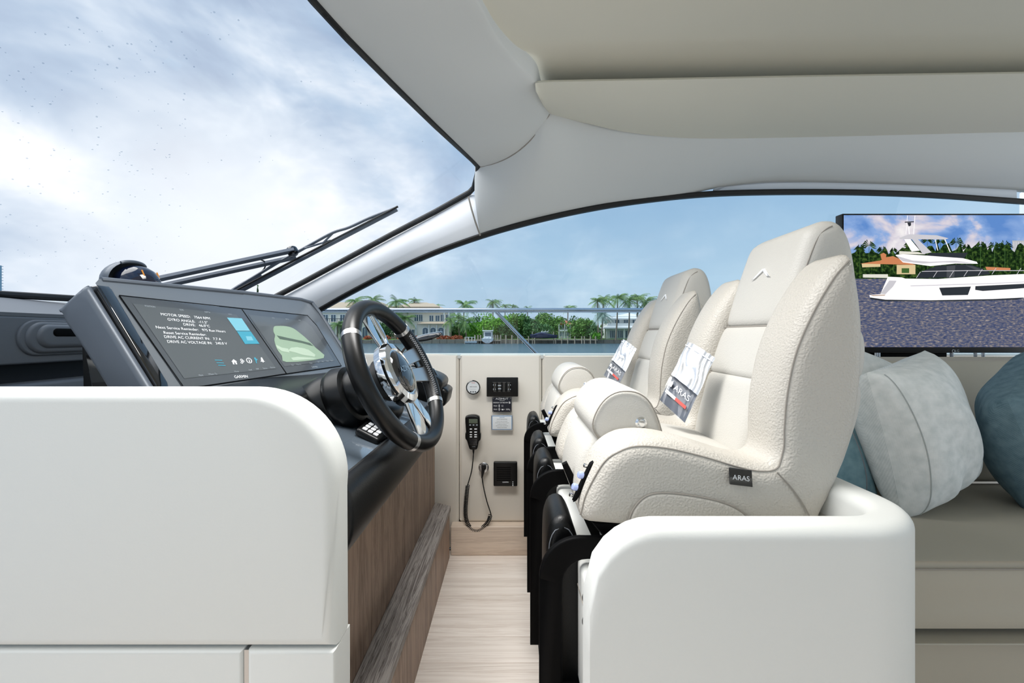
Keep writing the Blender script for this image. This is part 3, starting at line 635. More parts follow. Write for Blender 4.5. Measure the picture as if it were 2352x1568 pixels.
# hub: chrome bezel, dark dome, badge
hub = mk('hub', mapv(lathe([(.045, -.03), (.066, -.02), (.070, -.002), (.064, .010), (.052, .014), (.049, .011)], (0, 0, 0), (0, 0, 1), 48), lambda x, y, z: wf(x*1.0, y*1.15, z)), 'chrome', sw_)
mk('hub_dome', mapv(lathe([(.0495, .009), (.046, .0145), (.036, .019), (.02, .022), (.004, .023)], (0, 0, 0), (0, 0, 1), 48), lambda x, y, z: wf(x*.96, y*1.12, z)), 'black_gloss', hub)
text('AZIMUT', .019, lambda a, b, h: wf(a, b+.004, .0242), 'satin_steel', hub, 'lettering', sx=1.1)
def spoke(o, m='chrome', z=0, t=.008): return mk('spoke', inflate(o, t, .0025, fn=wfl(z)), m, sw_)
spoke([(-.024, .066), (-.010, .072), (-.014, .168), (-.050, .160), (-.042, .11)], z=-.004); spoke([(.010, .072), (.024, .066), (.030, .11), (.016, .172), (-.002, .172)], z=-.004)
spoke([(.056, .044), (.062, .010), (.168, .012), (.162, .052)], 'satin_steel', .004); spoke([(.062, .000), (.060, -.034), (.160, -.052), (.168, -.008)], 'satin_steel', .004); spoke([(.12, .012), (.12, -.004), (.166, -.006), (.166, .012)], 'black_gloss', .002)
spoke([(.002, -.072), (.030, -.066), (.062, -.130), (.078, -.150), (.060, -.166), (.034, -.150)], 'chrome', -.002, .010); spoke([(-.030, -.066), (-.004, -.072), (.014, -.150), (-.02, -.174), (-.052, -.162)], 'chrome', -.002, .010)
for (a_, b_) in ((.060, -.152), (.160, .026), (.160, -.020)): mk('spoke_screw', mapv(lathe([(.004, .0), (.004, .006), (.002, .007)], (0, 0, 0), (0, 0, 1), 12), lambda x, y, z, a_=a_, b_=b_: wf(x+a_, y+b_, z)), 'satin_steel', sw_)

# ================================================================== STEP, PARTITIONS
stp = thing('step', (-.33, 1.4, -1.04), 'long footstep with dark weathered oak tread below the helm', 'step')
mk('riser', box(-.365, .70, -1.04, -.291, 2.03, -.822, .002), 'panel_wood', stp)
v, f = box(-.366, .70, -.822, -.285, 2.055, -.796, .003); v = [(x, y+(.045*(-x-.285)/.081 if y > 1.9 else 0)-(.03 if y > 1.9 else 0), z) for x, y, z in v]; mk('tread', (v, f), 'step_wood', stp)

# near left partition (leather panel with big rounded corner)
pl = thing('partition_panel', (-.8, .65, -1.04), 'pale leather partition panel with a big rounded corner, left foreground', 'partition')
xr, zt = -.252, -.0795
def corner(xl, zb, x, z, r, n=18):   # rectangle with rounded top right corner
    return [(xl, zb), (x, zb)]+[(x-r+r*math.cos(a), z-r+r*math.sin(a)) for a in np.linspace(0, math.pi/2, n)]+[(xl, z)]
def pfn(u, v, h): return (u, .651-h, v)
mk('upper_pad', inflate(corner(-1.75, -.449, xr, zt, .135), .066, .018, fn=pfn), 'panel_skin', pl)
mk('lower_pad', inflate([(-1.75, -1.02), (-.385, -1.02), (-.385, -.4505), (-1.75, -.4505)], .062, .006, fn=pfn), 'panel_skin', pl)
mk('lower_pad', inflate([(-.3775, -1.02), (xr, -1.02), (xr, -.4505), (-.3775, -.4505)], .062, .006, fn=pfn), 'panel_skin', pl)
mk('metal_strip', box(-.3845, .625, -1.02, -.378, .66, -.4525), 'satin_steel', pl)
mk('backing', box(-1.74, .655, -1.02, -.345, .684, -.15), 'black_matte', pl)

# near right partition wrapping round the seats
pr = thing('seat_surround', (.35, .56, -1.04), 'white leather curved surround wall beside the nearest helm seat', 'partition')
ztop = -.246
o = [(.0985, -1.03)]+[(.0985+.085*(1-math.cos(a)), ztop-.085*(1-math.sin(a))) for a in np.linspace(0, math.pi/2, 14)]
o += [(.475, ztop), (.475, -1.03)]
# front run + round corner + return run as one swept wall: path in plan, section with rounded top
path = [(.0985, .578)]+[(x, .578) for x in np.linspace(.11, .46, 24)]+[(.46+.088*math.sin(a), .666-.088*math.cos(a)) for a in np.linspace(.1, math.pi/2, 16)]+[(.548, y_) for y_ in np.linspace(.70, 1.95, 16)]
path = np.array(path); tt = np.gradient(path, axis=0); tt /= np.linalg.norm(tt, axis=1)[:, None]; nr = np.stack([tt[:, 1], -tt[:, 0]], 1)   # outward
def sect(zt_):
    w, r = .027, .018; s = [(w, -1.03), (w, zt_-r-.05)]
    s += [(w-r+r*math.cos(a), zt_-r+r*math.sin(a)) for a in np.linspace(0, math.pi/2, 6)]+[(-w+r-r*math.sin(a), zt_-r+r*math.cos(a)) for a in np.linspace(0, math.pi/2, 6)]
    s += [(-w, zt_-r-.05), (-w, -1.03)]; return s
V = []; 
for i, (p_, n_) in enumerate(zip(path, nr)):
    dxl = p_[0]-.0985; zt_ = ztop
    if dxl < .09 and p_[1] < .6: zt_ = ztop-.095*(1-math.sqrt(max(0, 1-(1-max(dxl, .0)/.09)**2)))
    for a_, z in sect(zt_): V.append((p_[0]+n_[0]*a_, p_[1]+n_[1]*a_, z))
m_ = len(sect(0)); Fc = [(i*m_+k, (i+1)*m_+k, (i+1)*m_+k+1, i*m_+k+1) for i in range(len(path)-1) for k in range(m_-1)]
Fc += [tuple(range(m_))]
mk('wall_pad', (V, Fc), 'panel_skin', pr, sharp=60)
mk('inner_lining', loft([[(.521, q, -.30) for q in np.linspace(.66, 1.9, 8)], [(.50, q, -.33) for q in np.linspace(.66, 1.9, 8)], [(.47, q, -.40) for q in np.linspace(.66, 1.9, 8)]], (.0, 0, -.01)), 'leather_fine', pr)
mk('lining_seam', tube([(.512, .68, -.313), (.512, 1.9, -.313)], .002, 6), 'seam', pr)

# ================================================================== HELM SEATS
def seat():
    s = thing('helm_chair', (.35, .94, -.36), 'nearest helm chair, cream leather with black side tag and side switches', 'seat', 'cream leather helm seats')
    k = .00071; sp = lambda px, py: ((px-1176)*k, (768-py)*k)
    out = [(1336, 1192), (1342, 1150), (1362, 1100), (1385, 1058), (1415, 1030), (1460, 1012), (1530, 1012), (1620, 1033), (1700, 1058), (1750, 1068), (1782, 1062), (1793, 1035), (1794, 980), (1800, 900), (1822, 800), (1862, 705), (1912, 625), (1955, 580), (1972, 584), (1984, 620), (1996, 700), (2000, 770), (1996, 880), (1977, 1000), (1942, 1105), (1905, 1180), (1875, 1214), (1700, 1220), (1500, 1219), (1380, 1212), (1345, 1206)]
    ow = spl([sp(*q) for q in out], 6, True)
    near = inflate(ow, .122, .030, .004, .05, step=.011, res=.02, fn=lambda u, v, h: (u, .771-h, v))
    mk('side_wing', near, 'leather', s, sharp=0)
    mk('side_wing', inflate(ow, .122, .030, .004, .05, step=.011, res=.02, fn=lambda u, v, h: (u, 1.109+h, v)), 'leather', s, sharp=0)
    # seam + stitching on the wings' outer faces
    sm = [(1338, 1195), (1347, 1150), (1368, 1103), (1392, 1064), (1420, 1042), (1462, 1027), (1530, 1030), (1618, 1050), (1698, 1074), (1752, 1084), (1790, 1076), (1806, 1035), (1808, 980), (1815, 900), (1836, 806), (1875, 715), (1922, 637), (1958, 596)]
    # the seam sits where the rounded rim turns into the side face
    def seam_at(yc, sg):
        pts = spl([sp(*q) for q in sm], 6); p = np.array(resample(ow, .011)); d = pdist(np.array(pts), p); r = .030
        h = .061-r+np.sqrt(np.maximum(r*r-(r-np.minimum(d, r))**2, 0)); return [(u, yc+sg*(hh+.0006), v) for (u, v), hh in zip(pts, h)]
    for yc, sg in ((.771, -1), (1.109, 1)):
        sm3 = seam_at(yc, sg); mk('seam', tube(sm3, .0013, 5), 'seam', s)
        a = np.array(sm3); c2 = resample([tuple(q) for q in a], .0065, False); st = []
        cen = np.array([.40, yc, -.15])
        for i in range(0, len(c2)-1):
            t = c2[i+1]-c2[i]; L_ = np.linalg.norm(t); t = t/L_; nrm = np.array([0, sg, 0.]); sd = np.cross(t, nrm)
            sd = sd if (sd.dot(np.array([.0, 0, -1.])) + sd.dot(np.array([.6, 0, 0]))) > 0 else -sd
            b0 = c2[i]+sd*.0052+nrm*.0012; st.append(tube([tuple(b0), tuple(b0+t*.0038)], .0009, 4))
        mk('stitching', join(*st), 'thread', s, kind='stuff')
    lo = [(1436, 1216), (1452, 1168), (1480, 1138), (1520, 1129), (1590, 1136), (1660, 1152), (1705, 1176), (1738, 1216)]
    lp = spl([sp(*q) for q in lo], 5)
    mk('side_inset', inflate(lp, .010, .005, fn=lambda u, v, h: (u, .7075-h, v)), 'leather', s); mk('seam', tube([(u, .7045, v) for u, v in lp], .0014, 5), 'seam', s)
    bs = spl([sp(*q) for q in ((1780, 1082), (1815, 1120), (1845, 1165), (1868, 1213))], 5); mk('seam', tube([(u, .7052, v) for u, v in bs], .0014, 5), 'seam', s)
    # centre back: headrest, upper and lower panels
    def ctr(o, name, w=.226, yc=.94, r=.022, pf=.004, m='leather_fine'): return mk(name, inflate(spl(o, 5, True), w, r, pf, .04, step=.010, res=.025, fn=lambda u, v, h: (u, yc+h, v)), m, s, sharp=0)
    head = [(.512, .024), (.522, .07), (.545, .14), (.566, .196), (.583, .212), (.610, .222), (.636, .211), (.653, .178), (.664, .12), (.672, .03), (.665, .012), (.60, .012), (.53, .014)]
    hd = ctr(head, 'headrest', .232, r=.030)
    ctr([(.505, .010), (.488, -.030), (.474, -.080), (.485, -.090), (.60, -.090), (.672, -.085), (.674, .010), (.60, .016), (.52, .018)], 'back_cushion')
    ctr([(.470, -.092), (.455, -.14), (.440, -.20), (.436, -.25), (.46, -.30), (.6, -.30), (.655, -.2), (.672, -.095), (.60, -.088), (.49, -.086)], 'back_cushion')
    mk('back_shell', inflate(spl([(.56, .10), (.61, .12), (.645, .05), (.640, -.1), (.61, -.2), (.56, -.29), (.5, -.31), (.52, -.2), (.55, 0)], 5, True), .26, .05, fn=lambda u, v, h: (u+.012, .94+h, v-.0)), 'leather', s)
    for u_, v_ in ((.5095, .017), (.4745, -.0895)): mk('seam', tube([(u_+.002, q, v_) for q in np.linspace(.835, 1.045, 12)], .0022, 6), 'seam', s)
    # headrest side piping and chevron badge
    hs = spl([(.520, .03), (.532, .07), (.556, .14), (.574, .184), (.588, .200), (.602, .208)], 5)
    for sg in (-1, 1): mk('seam', tube([(u+.006, .94+sg*.1135, v-.002) for u, v in hs], .0014, 5), 'seam', hd)
    def hface(a, b, h): return (.5455+.30*b-h, .94+a, .14+.95*b+.28*h)
    mk('badge', inflate([(-.030, -.010), (-.004, .009), (.004, .009), (.030, -.010), (.020, -.008), (0, .0045), (-.020, -.008)], .003, .001, fn=lambda u, v, h: (.5395+.33*v*1.15-h, .94+u*1.15, .132+.94*v*1.15)), 'white_print', hd)
    # seat base cushion, front face, flip-up thigh roll
    mk('seat_cushion', inflate(spl([(.20, -.215), (.3, -.205), (.42, -.222), (.46, -.25), (.45, -.31), (.14, -.31)], 5, True), .226, .02, .003, step=.012, res=.03, fn=lambda u, v, h: (u, .94+h, v)), 'leather_fine', s, sharp=0)
    ctr([(.165, -.190), (.146, -.205), (.130, -.24), (.120, -.285), (.122, -.318), (.15, -.328), (.27, -.328), (.28, -.2), (.22, -.185)], 'front_cushion')
    roll = [(.156, -.192), (.148, -.170), (.157, -.142), (.175, -.118), (.200, -.105), (.232, -.105), (.256, -.118), (.272, -.142), (.284, -.175), (.288, -.200), (.27, -.21), (.2, -.21), (.17, -.205)]
    rl = ctr(roll, 'thigh_roll', .236, r=.014)
    ro = np.array(resample(spl(roll, 5, True), .008)); ins = ro+(ro.mean(0)-ro)*.06
    mk('seam', tube([(u, .8215, v) for u, v in ins], .0014, 5, True), 'seam', rl)
    mk('snap_button', lathe([(.011, -.002), (.011, .003), (.008, .005), (.0065, .004), (.0055, .0075), (.002, .008)], (.243, .822, -.166), (0, -1, 0), 20), 'chrome', rl)
    # switch slot with two pale blue metallic buttons on the near wing
    sl = mk('switch_slot', inflate(spl([(-.034, -.006), (-.030, .004), (.030, .007), (.036, 0), (.030, -.007), (-.032, -.008)], 4, True), .012, .003, fn=lambda u, v, h: (.1235+u*.44-h*.85, .752+v*1.0, -.252+u*.90-h*.4)), 'black_matte', s)
    for q in (-.011, .012): mk('switch_button', lathe([(.0062, 0), (.0062, .006), (.005, .008), (.002, .0085)], (.1215+q*.44-.005, .752, -.252+q*.90-.002), (-.9, -.25, .3), 18), 'button_blue', sl)
    for q in (-.028, .028): mk('slot_screw', lathe([(.0035, 0), (.0035, .005), (.001, .006)], (.1215+q*.44-.005, .752, -.252+q*.90), (-.9, -.25, .3), 12), 'chrome', sl)
    # fabric tag
    tg = mk('side_tag', inflate(rrect(-.0185, -.014, .0185, .0125, .001, 2), .0025, .0008, fn=lambda u, v, h: (.3685+u, .7035-h-.003*(.014-v)/.028, -.217-.012-u*.12+v)), 'black_gloss', s)
    text('ARAS', .0115, lambda a, b, h: (.3685+a, .7000, -.2310-a*.12+b), 'white_ink', tg, sx=1.0)
    # dark base frame
    mk('base_frame', inflate([(.14, -.332), (.50, -.335), (.50, -.39), (.19, -.39), (.175, -.375)], .34, .006, fn=xz(.94)), 'black_matte', s)
    mk('hinge_strap', inflate([(.098, -.255), (.108, -.25), (.165, -.36), (.175, -.40), (.158, -.40), (.14, -.36)], .012, .003, fn=xz(.86)), 'black_matte', s)
    mk('slide_rail', box(.17, .76, -.398, .46, .79, -.385, .002), 'satin_steel', s)
    return s
s1_ = seat()
s2_ = copy_tree(s1_); s2_.location.y += .60; s2_['label'] = 'second helm chair, cream leather, farther away beside the window panel'
def footrest(dy, label):
    f_ = thing('footrest', (.08, .94+dy, -.75), label, 'footrest', 'black footrests in front of the helm seats')
    for yc in (.755, 1.127):
        o1 = [(.047, -.80)]+[(.047+.07*(1-math.cos(a)), -.419+.07*math.sin(a)) for a in np.linspace(0, math.pi/2, 10)]+[(.20, -.349), (.20, -.387)]
        o1 += [(.13-.043*math.sin(a), -.43+.043*math.cos(a)) for a in np.linspace(0, math.pi/2, 8)]+[(.087, -.80)]
        mk('arm', inflate(o1, .014, .004, fn=xz(yc+dy)), 'black_matte', f_)
    pad = spl([(.062, -.40), (.068, -.345), (.085, -.328), (.105, -.335), (.124, -.39), (.134, -.50), (.136, -.68), (.12, -.72), (.08, -.72), (.064, -.60)], 4, True)
    for yc in (.846, 1.218):
        mk('pad', inflate(pad, .135, .018, .002, step=.01, res=.03, fn=xz(yc+dy)), 'black_leather', f_)
        ps = np.array(resample(pad, .01)); ins = ps+(ps.mean(0)-ps)*.09
        mk('seam', tube([(u, yc-.0665+dy, v) for u, v in ins], .001, 5, True), 'grey_dash', f_)
footrest(0, 'nearest black footrest with padded roll, behind the curved white surround')
footrest(.60, 'farther black footrest, under the second helm seat')
pe = thing('seat_pedestal', (.3, 1.3, -1.04), 'long pedestal carrying both helm seats, dark front and cream top', 'pedestal')
mk('dark_base', box(.087, .64, -1.04, .50, 2.08, -.62, .006), 'black_matte', pe)
mk('wood_base', box(.155, .625, -1.04, .47, .637, -.55), 'skirt_wood', pe)
mk('cream_top', box(.118, .64, -.62, .50, 2.05, -.398, .012), 'panel_skin', pe)
mk('top_joint', box(.1165, .64, -.446, .13, 2.05, -.4445), 'seam', pe)
for q in (.70, .80, 1.02, 1.32, 1.45, 1.62):
    for z in (-.424, -.462): mk('bolt', lathe([(.008, 0), (.008, .003), (.003, .005)], (.118, q, z), (-1, 0, 0), 12), 'satin_steel', pe)
# ================================================================== THINGS ON THE SIDE WALL
YW = 2.0775
def wm(px, py, Y=YW): p = P(px, py, Y); return p[0], p[2]
def wtext(s, px, py, size, m, parent, Y=YW-.006, sx=1.0, **kw):
    x, z = wm(px, py, Y); return text(s, size, lambda a, b, h: (x+a, Y, z+b), m, parent, sx=sx, **kw)
def wbox(px0, py0, px1, py1, d0, d1, r=.003, b=.002):      # plate proud of the wall from d0 to d1
    x0, z0 = wm(px0, py1); x1, z1 = wm(px1, py0)
    return inflate(rrect(x0, z0, x1, z1, r, 4), d1-d0, b, fn=xz(YW-(d0+d1)/2))
def wdisc(px, py, prof, seg=32):
    x, z = wm(px, py); return lathe(prof, (x, YW, z), (0, -1, 0), seg)
g = thing('round_gauge', (wm(1087, 889)[0], YW, wm(1087, 889)[1]), 'small round white dial with black rim on the cream wall panel', 'gauge')
mk('rim', wdisc(1087, 889, [(.034, 0), (.034, .008), (.031, .010), (.029, .008)]), 'black_gloss', g)
mk('dial', wdisc(1087, 889, [(.029, .004), (.029, .0085)]), 'paper', g)
wtext('TANK', 1087, 879, .007, 'red_ink', g, YW-.009); wtext('GREY WATER', 1087, 888, .0055, 'black_matte', g, YW-.009); wtext('————', 1087, 894, .007, 'black_matte', g, YW-.009)
for i in (-1, 0, 1): x, z = wm(1087, 899); mk('button', inflate(rrect(x+i*.011-.0035, z-.003, x+i*.011+.0035, z+.003, .001, 2), .001, .0003, fn=xz(YW-.0088)), 'screen_dark', g)
o = thing('socket_plate', (wm(1154, 888)[0], YW, wm(1154, 908)[1]), 'black socket plate with two outlets above the navy plate', 'power outlet')
mk('plate', wbox(1118, 866, 1190, 910, 0, .010, .003), 'black_satin', o)
for (a, b) in ((1131, 1141.5), (1142.5, 1152.5), (1153.5, 1163.5), (1164.5, 1175)): mk('module', wbox(a, 877, b, 899, .008, .013, .001, .001), 'pod_grey' if 0 else 'black_gloss', o)
for a in (1136, 1170):
    for dy in (883, 893):
        mk('socket_slot', wbox(a-3, dy-2, a-1.8, dy+2, .012, .0136, .0002, .0002), 'dim_print', o); mk('socket_slot', wbox(a+1.8, dy-1.5, a+3, dy+1.5, .012, .0136, .0002, .0002), 'dim_print', o)
mk('usb_port', wbox(1144, 883, 1151, 886, .012, .0136, .0004, .0004), 'dim_print', o); mk('usb_port', wbox(1144, 890, 1151, 893, .012, .0136, .0004, .0004), 'dim_print', o)
o = thing('builder_plate', (wm(1153, 929)[0], YW, wm(1153, 946)[1]), 'small navy metal plate with white design category lettering', 'sign')
mk('plate', wbox(1131, 912, 1175, 946, 0, .003, .001, .001), 'plate_navy', o)
wtext('AZIMUT', 1153, 915.6, .0115, 'white_ink', o, YW-.0035, sx=1.45); wtext('YACHTS', 1153, 919.6, .005, 'white_ink', o, YW-.0035, sx=1.3)
wtext('DESIGN CATEGORY', 1150, 924.5, .0085, 'white_ink', o, YW-.0035, sx=.95); wtext('B', 1170.5, 924.5, .013, 'white_ink', o, YW-.0035, bold=.0003)
wtext('MAX', 1138, 932, .0085, 'white_ink', o, YW-.0035); wtext('12', 1153.5, 932, .0105, 'white_ink', o, YW-.0035)
wtext('MAX', 1138, 940, .0085, 'white_ink', o, YW-.0035); wtext('+', 1150.6, 940, .009, 'white_ink', o, YW-.0035); wtext('+', 1158.4, 940, .009, 'white_ink', o, YW-.0035); wtext('1050Kg', 1166.6, 940, .009, 'white_ink', o, YW-.0035, sx=.75)
def pict(px, py):
    x, z = wm(px, py); mk('pictogram', join(inflate(circle(x, z+.0055, .0016, n=10), .0006, .0002, fn=xz(YW-.0033)), inflate([(x-.0025, z+.003), (x-.0022, z-.002), (x-.0014, z-.002), (x-.0012, z-.007), (x+.0012, z-.007), (x+.0014, z-.002), (x+.0022, z-.002), (x+.0025, z+.003)], .0006, .0002, fn=xz(YW-.0033))), 'white_ink', o)
pict(1146.5, 931.5); pict(1146.5, 939.5)
x, z = wm(1154.5, 940); mk('pictogram', inflate(rrect(x-.004, z-.003, x+.004, z+.003, .001, 2), .0006, .0002, fn=xz(YW-.0033)), 'white_ink', o)
for (a, b) in ((1133, 914), (1173, 914), (1133, 944), (1173, 944)): mk('screw', wdisc(a, b, [(.0016, .002), (.0016, .004)], 8), 'satin_steel', o)
o = thing('certification_plate', (wm(1153, 970)[0], YW, wm(1153, 988)[1]), 'white certification plate with thin blue border below the navy plate', 'sign')
mk('plate', wbox(1128, 952.5, 1178, 988, 0, .003, .001, .001), 'satin_steel', o); mk('border', wbox(1129.5, 954, 1176.5, 986.5, .0028, .0034, .0005, .0003), 'paper_blue', o); mk('face', wbox(1131, 955.5, 1175, 985, .003, .0038, .0005, .0003), 'paper', o)
wtext('NMMA', 1153, 958.5, .0075, 'paper_blue', o, YW-.0042, sx=1.1); wtext('YACHT CERTIFICATION', 1153, 962.5, .0046, 'black_matte', o, YW-.0042)
for i, s in enumerate(('This yacht complies with the safety', 'standards in effect on the date of certification', 'as verified by the manufacturer', 'MEETS OR EXCEEDS REQUIREMENTS')): wtext(s, 1153, 967+i*3.6, .0036, 'black_matte', o, YW-.0042)
wtext('MANUFACTURER MEMBER', 1153, 982, .0040, 'black_matte', o, YW-.0042)
for (a, b) in ((1130, 954.5), (1176, 954.5), (1130, 986), (1176, 986)): mk('screw', wdisc(a, b, [(.0016, .002), (.0016, .004)], 8), 'satin_steel', o)
# handset radio
r = thing('radio_handset', (wm(1087, 990)[0], YW, wm(1087, 1030)[1]), 'black radio handset with small screen and keypad hanging on the wall panel', 'radio')
hp = [(1070, 958), (1074, 952), (1082, 950), (1092, 950), (1099, 952), (1103, 958), (1104, 990), (1105.5, 992), (1105, 1005), (1101, 1010), (1098, 1024), (1094, 1028), (1083, 1028), (1079, 1024), (1074, 1008), (1070.5, 1003), (1070.5, 991), (1072, 989)]
hp2 = [wm(*q) for q in hp]
bd_ = mk('body', inflate(spl(hp2, 3, True), .036, .008, fn=xz(YW-.022)), 'black_satin', r)
D = YW-.0403
def hbox(a, b, c, d, m, name, t=.0012): x0, z0 = wm(a, d, D); x1, z1 = wm(c, b, D); return mk(name, inflate(rrect(x0, z0, x1, z1, .0008, 2), t, .0004, fn=xz(D-.0002)), m, r)
hbox(1077, 962, 1097, 972, 'lcd', 'screen')
for i in range(3): hbox(1078+i*7.6, 974.5, 1082+i*7.6, 977, 'dim_print', 'key'); 
for i, yk in enumerate((984, 991, 997, 1002)):
    hbox(1079, yk, 1084, yk+2, 'white_print', 'key'); hbox(1089.5, yk, 1095.5, yk+2, 'white_print', 'key')
for i in range(6): hbox(1078, 1008+i*2.6, 1096, 1009+i*2.6, 'black_gloss', 'speaker_slot')
wtext('GARMIN', 1088, 1025.5, .004, 'dim_print', r, D-.001)
Yc = YW-.022
def wp(px, py, Y=Yc): return P(px, py, Y)
q1 = tube([wp(1087.5, 1026), wp(1087.5, 1034), wp(1087.5, 1042)], .0065, 10, taper=[1, .8, .45])
q2 = tube(spl([wp(1087.5, 1038), wp(1086, 1060), wp(1083, 1082), wp(1077, 1104), wp(1073, 1116)], 6), .0026, 8)
q3 = tube(spl([wp(1107, 1094), wp(1111, 1120), wp(1118, 1150), wp(1127, 1178), wp(1127.5, 1184)], 6), .0026, 8)
cp = [wp(*q) for q in ((1074, 1114), (1070.5, 1145), (1069, 1178), (1073, 1200), (1084, 1214), (1098, 1216.5), (1112, 1208), (1122, 1196), (1126, 1183))]
cc = resample(spl(cp, 12), .00056, False); T = np.gradient(cc, axis=0); T /= np.linalg.norm(T, axis=1)[:, None]
hel = []
for i in range(0, len(cc), 1):
    n1 = np.array([0, 1., 0]); n2 = np.cross(T[i], n1); a_ = i*.5; hel.append(cc[i]+.0085*(math.cos(a_)*n1+math.sin(a_)*n2))
cd = mk('cord', join(q1, q2, q3), 'rubber', r); mk('coil', tube(hel, .0019, 5), 'rubber', cd)
o = thing('cord_socket', (wm(1111, 1073)[0], YW, wm(1111, 1085)[1]), 'round steel wall socket with the black cord plug pushed in', 'socket')
mk('flange', wdisc(1111, 1073, [(.0245, 0), (.0245, .003), (.021, .005), (.014, .005)]), 'satin_steel', o)
for a_ in (30, 150, 270): x, z = wm(1111, 1073); mk('screw', lathe([(.0022, .004), (.0022, .0062)], (x+.019*math.cos(math.radians(a_)), YW, z+.019*math.sin(math.radians(a_))), (0, -1, 0), 8), 'chrome', o)
mk('plug', tube([wp(1111, 1071, YW-.004), wp(1111, 1074, YW-.024)], .012, 14), 'rubber', o); mk('plug_boot', tube([wp(1110.5, 1072, YW-.026), wp(1109, 1084, YW-.026), wp(1107, 1097, YW-.022)], .0085, 10, taper=[1.1, .9, .4]), 'rubber', o)
o = thing('wall_speaker', (wm(1161, 1085)[0], YW, wm(1161, 1113)[1]), 'square black loudspeaker low on the cream wall panel', 'speaker')
mk('housing', wbox(1134, 1058, 1188, 1113, 0, .022, .005, .004), 'black_satin', o)
for i in range(8): mk('grille_slot', wbox(1141, 1069+i*4.2, 1173, 1071+i*4.2, .0218, .0228, .0004, .0004), 'black_matte', o)
wtext('GARMIN', 1161, 1107, .0075, 'white_print', o, YW-.0227)
for b in (1102, 1106.5, 1110): mk('indicator', wbox(1177, b, 1179, b+1.6, .0215, .0228, .0003, .0003), 'white_print', o)

# ================================================================== PLASTIC BAGS ON THE SEATS
def bag(dy, label):
    b = thing('plastic_bag', (.40, 1.0+dy, -.22), label, 'bag', 'clear product bags on the helm seats')
    c = [Vector(P(1512, 918, .985)), Vector(P(1573, 974, .935)), Vector(P(1642, 822, .955)), Vector(P(1580, 785, 1.03))]
    ex = (c[1]-c[0]); ey = (c[3]-c[0]); n = ex.cross(ey).normalized()
    if n.y > 0: n = -n
    nz = np.random.RandomState(3)
    def q(u, v, h): p = c[0]*(1-u)*(1-v)+c[1]*u*(1-v)+c[2]*u*v+c[3]*(1-u)*v+n*h+Vector((0, dy, 0)); return tuple(p)
    mk('card', inflate([(.03, .02), (.97, .02), (.97, .60), (.03, .60)], .002, .001, fn=lambda u, v, h: q(u, v, h-.003), res=None), 'slate_card', b)
    rows = []
    for j in range(34):
        v = j/33; row = []
        for i in range(26):
            u = i/25; h = (.002 if v < .42 else .0045)*abs(math.sin((u*5+v*1.3+.4*math.sin(v*9))*2.2+2*math.sin(u*7)))*(.4+v); h *= min(1, 6*u, 6*(1-u))
            row.append(q(u+.01*math.sin(v*14), v, .001+h))
        rows.append(row)
    V_, F_ = loft(rows); mk('foil_sleeve', (V_[:], [f for f in F_ if V_[f[0]] and f[0]//26 >= 13]), 'foil', b, sharp=0)
    mk('clear_front', (V_, [f for f in F_ if f[0]//26 < 14]), 'bag_film', b, sharp=0)
    mk('zip_seal', inflate([(0, .915), (1, .915), (1, .93), (0, .93)], .002, .0006, fn=lambda u, v, h: q(u, v, h+.007)), 'foil', b)
    text('ARAS', 1, lambda a, b_, h: q(.56+a*.24, .30+b_*.115, .0045), 'white_ink', b, sx=1.0)
    mk('logo_square', inflate([(.08, .27), (.19, .27), (.19, .34), (.08, .34)], .0008, .0002, fn=lambda u, v, h: q(u, v, h+.0035)), 'white_ink', b)
    mk('print_bar', inflate([(.08, .155), (.45, .155), (.45, .20), (.08, .20)], .0008, .0002, fn=lambda u, v, h: q(u, v, h+.0032)), 'white_ink', b); mk('print_bar', inflate([(.45, .155), (.84, .155), (.84, .20), (.45, .20)], .0008, .0002, fn=lambda u, v, h: q(u, v, h+.0032)), 'red_ink', b)
MATS['bag_film'] = glass('bag_film', (.93, .95, .98), 1.3, .14)
bag(0, 'clear and silver product bag with dark card lying on the nearest seat'); bag(.60, 'clear and silver product bag with dark card lying on the second, farther seat')

# ================================================================== SOFA, PILLOWS, TELEVISION
sf = thing('sofa', (1.5, 1.2, -1.04), 'cream leather sofa behind the helm seats, under the television', 'sofa')
def ybox(prof, x0, x1, name, m='sofa', r=.02): return mk(name, inflate(spl(prof, 4, True), x1-x0, r, fn=lambda u, v, h: ((x0+x1)/2+h, u, v)), m, sf)
ybox([(.945, -.50), (.965, -.488), (1.2, -.492), (1.52, -.52), (1.53, -.62), (1.2, -.64), (.95, -.64), (.935, -.57)], .60, 2.6, 'seat_cushion')
ybox([(.948, -.648), (.94, -.66), (.938, -.80), (.95, -.812), (1.5, -.812), (1.5, -.648)], .60, 2.6, 'front_pad', r=.008)
ybox([(.955, -.82), (.95, -.83), (.95, -1.03), (1.5, -1.03), (1.5, -.82)], .60, 2.6, 'plinth', r=.008)
mk('seam', tube([(.62, .939, -.506), (2.6, .939, -.506)], .0018, 6), 'seam', sf)
ybox([(1.50, -.50), (1.47, -.40), (1.49, -.25), (1.545, -.115), (1.575, -.092), (1.66, -.092), (1.70, -.13), (1.70, -.52)], .60, 2.6, 'backrest', r=.025)
mat('seam_pale', (168, 174, 174), .8)
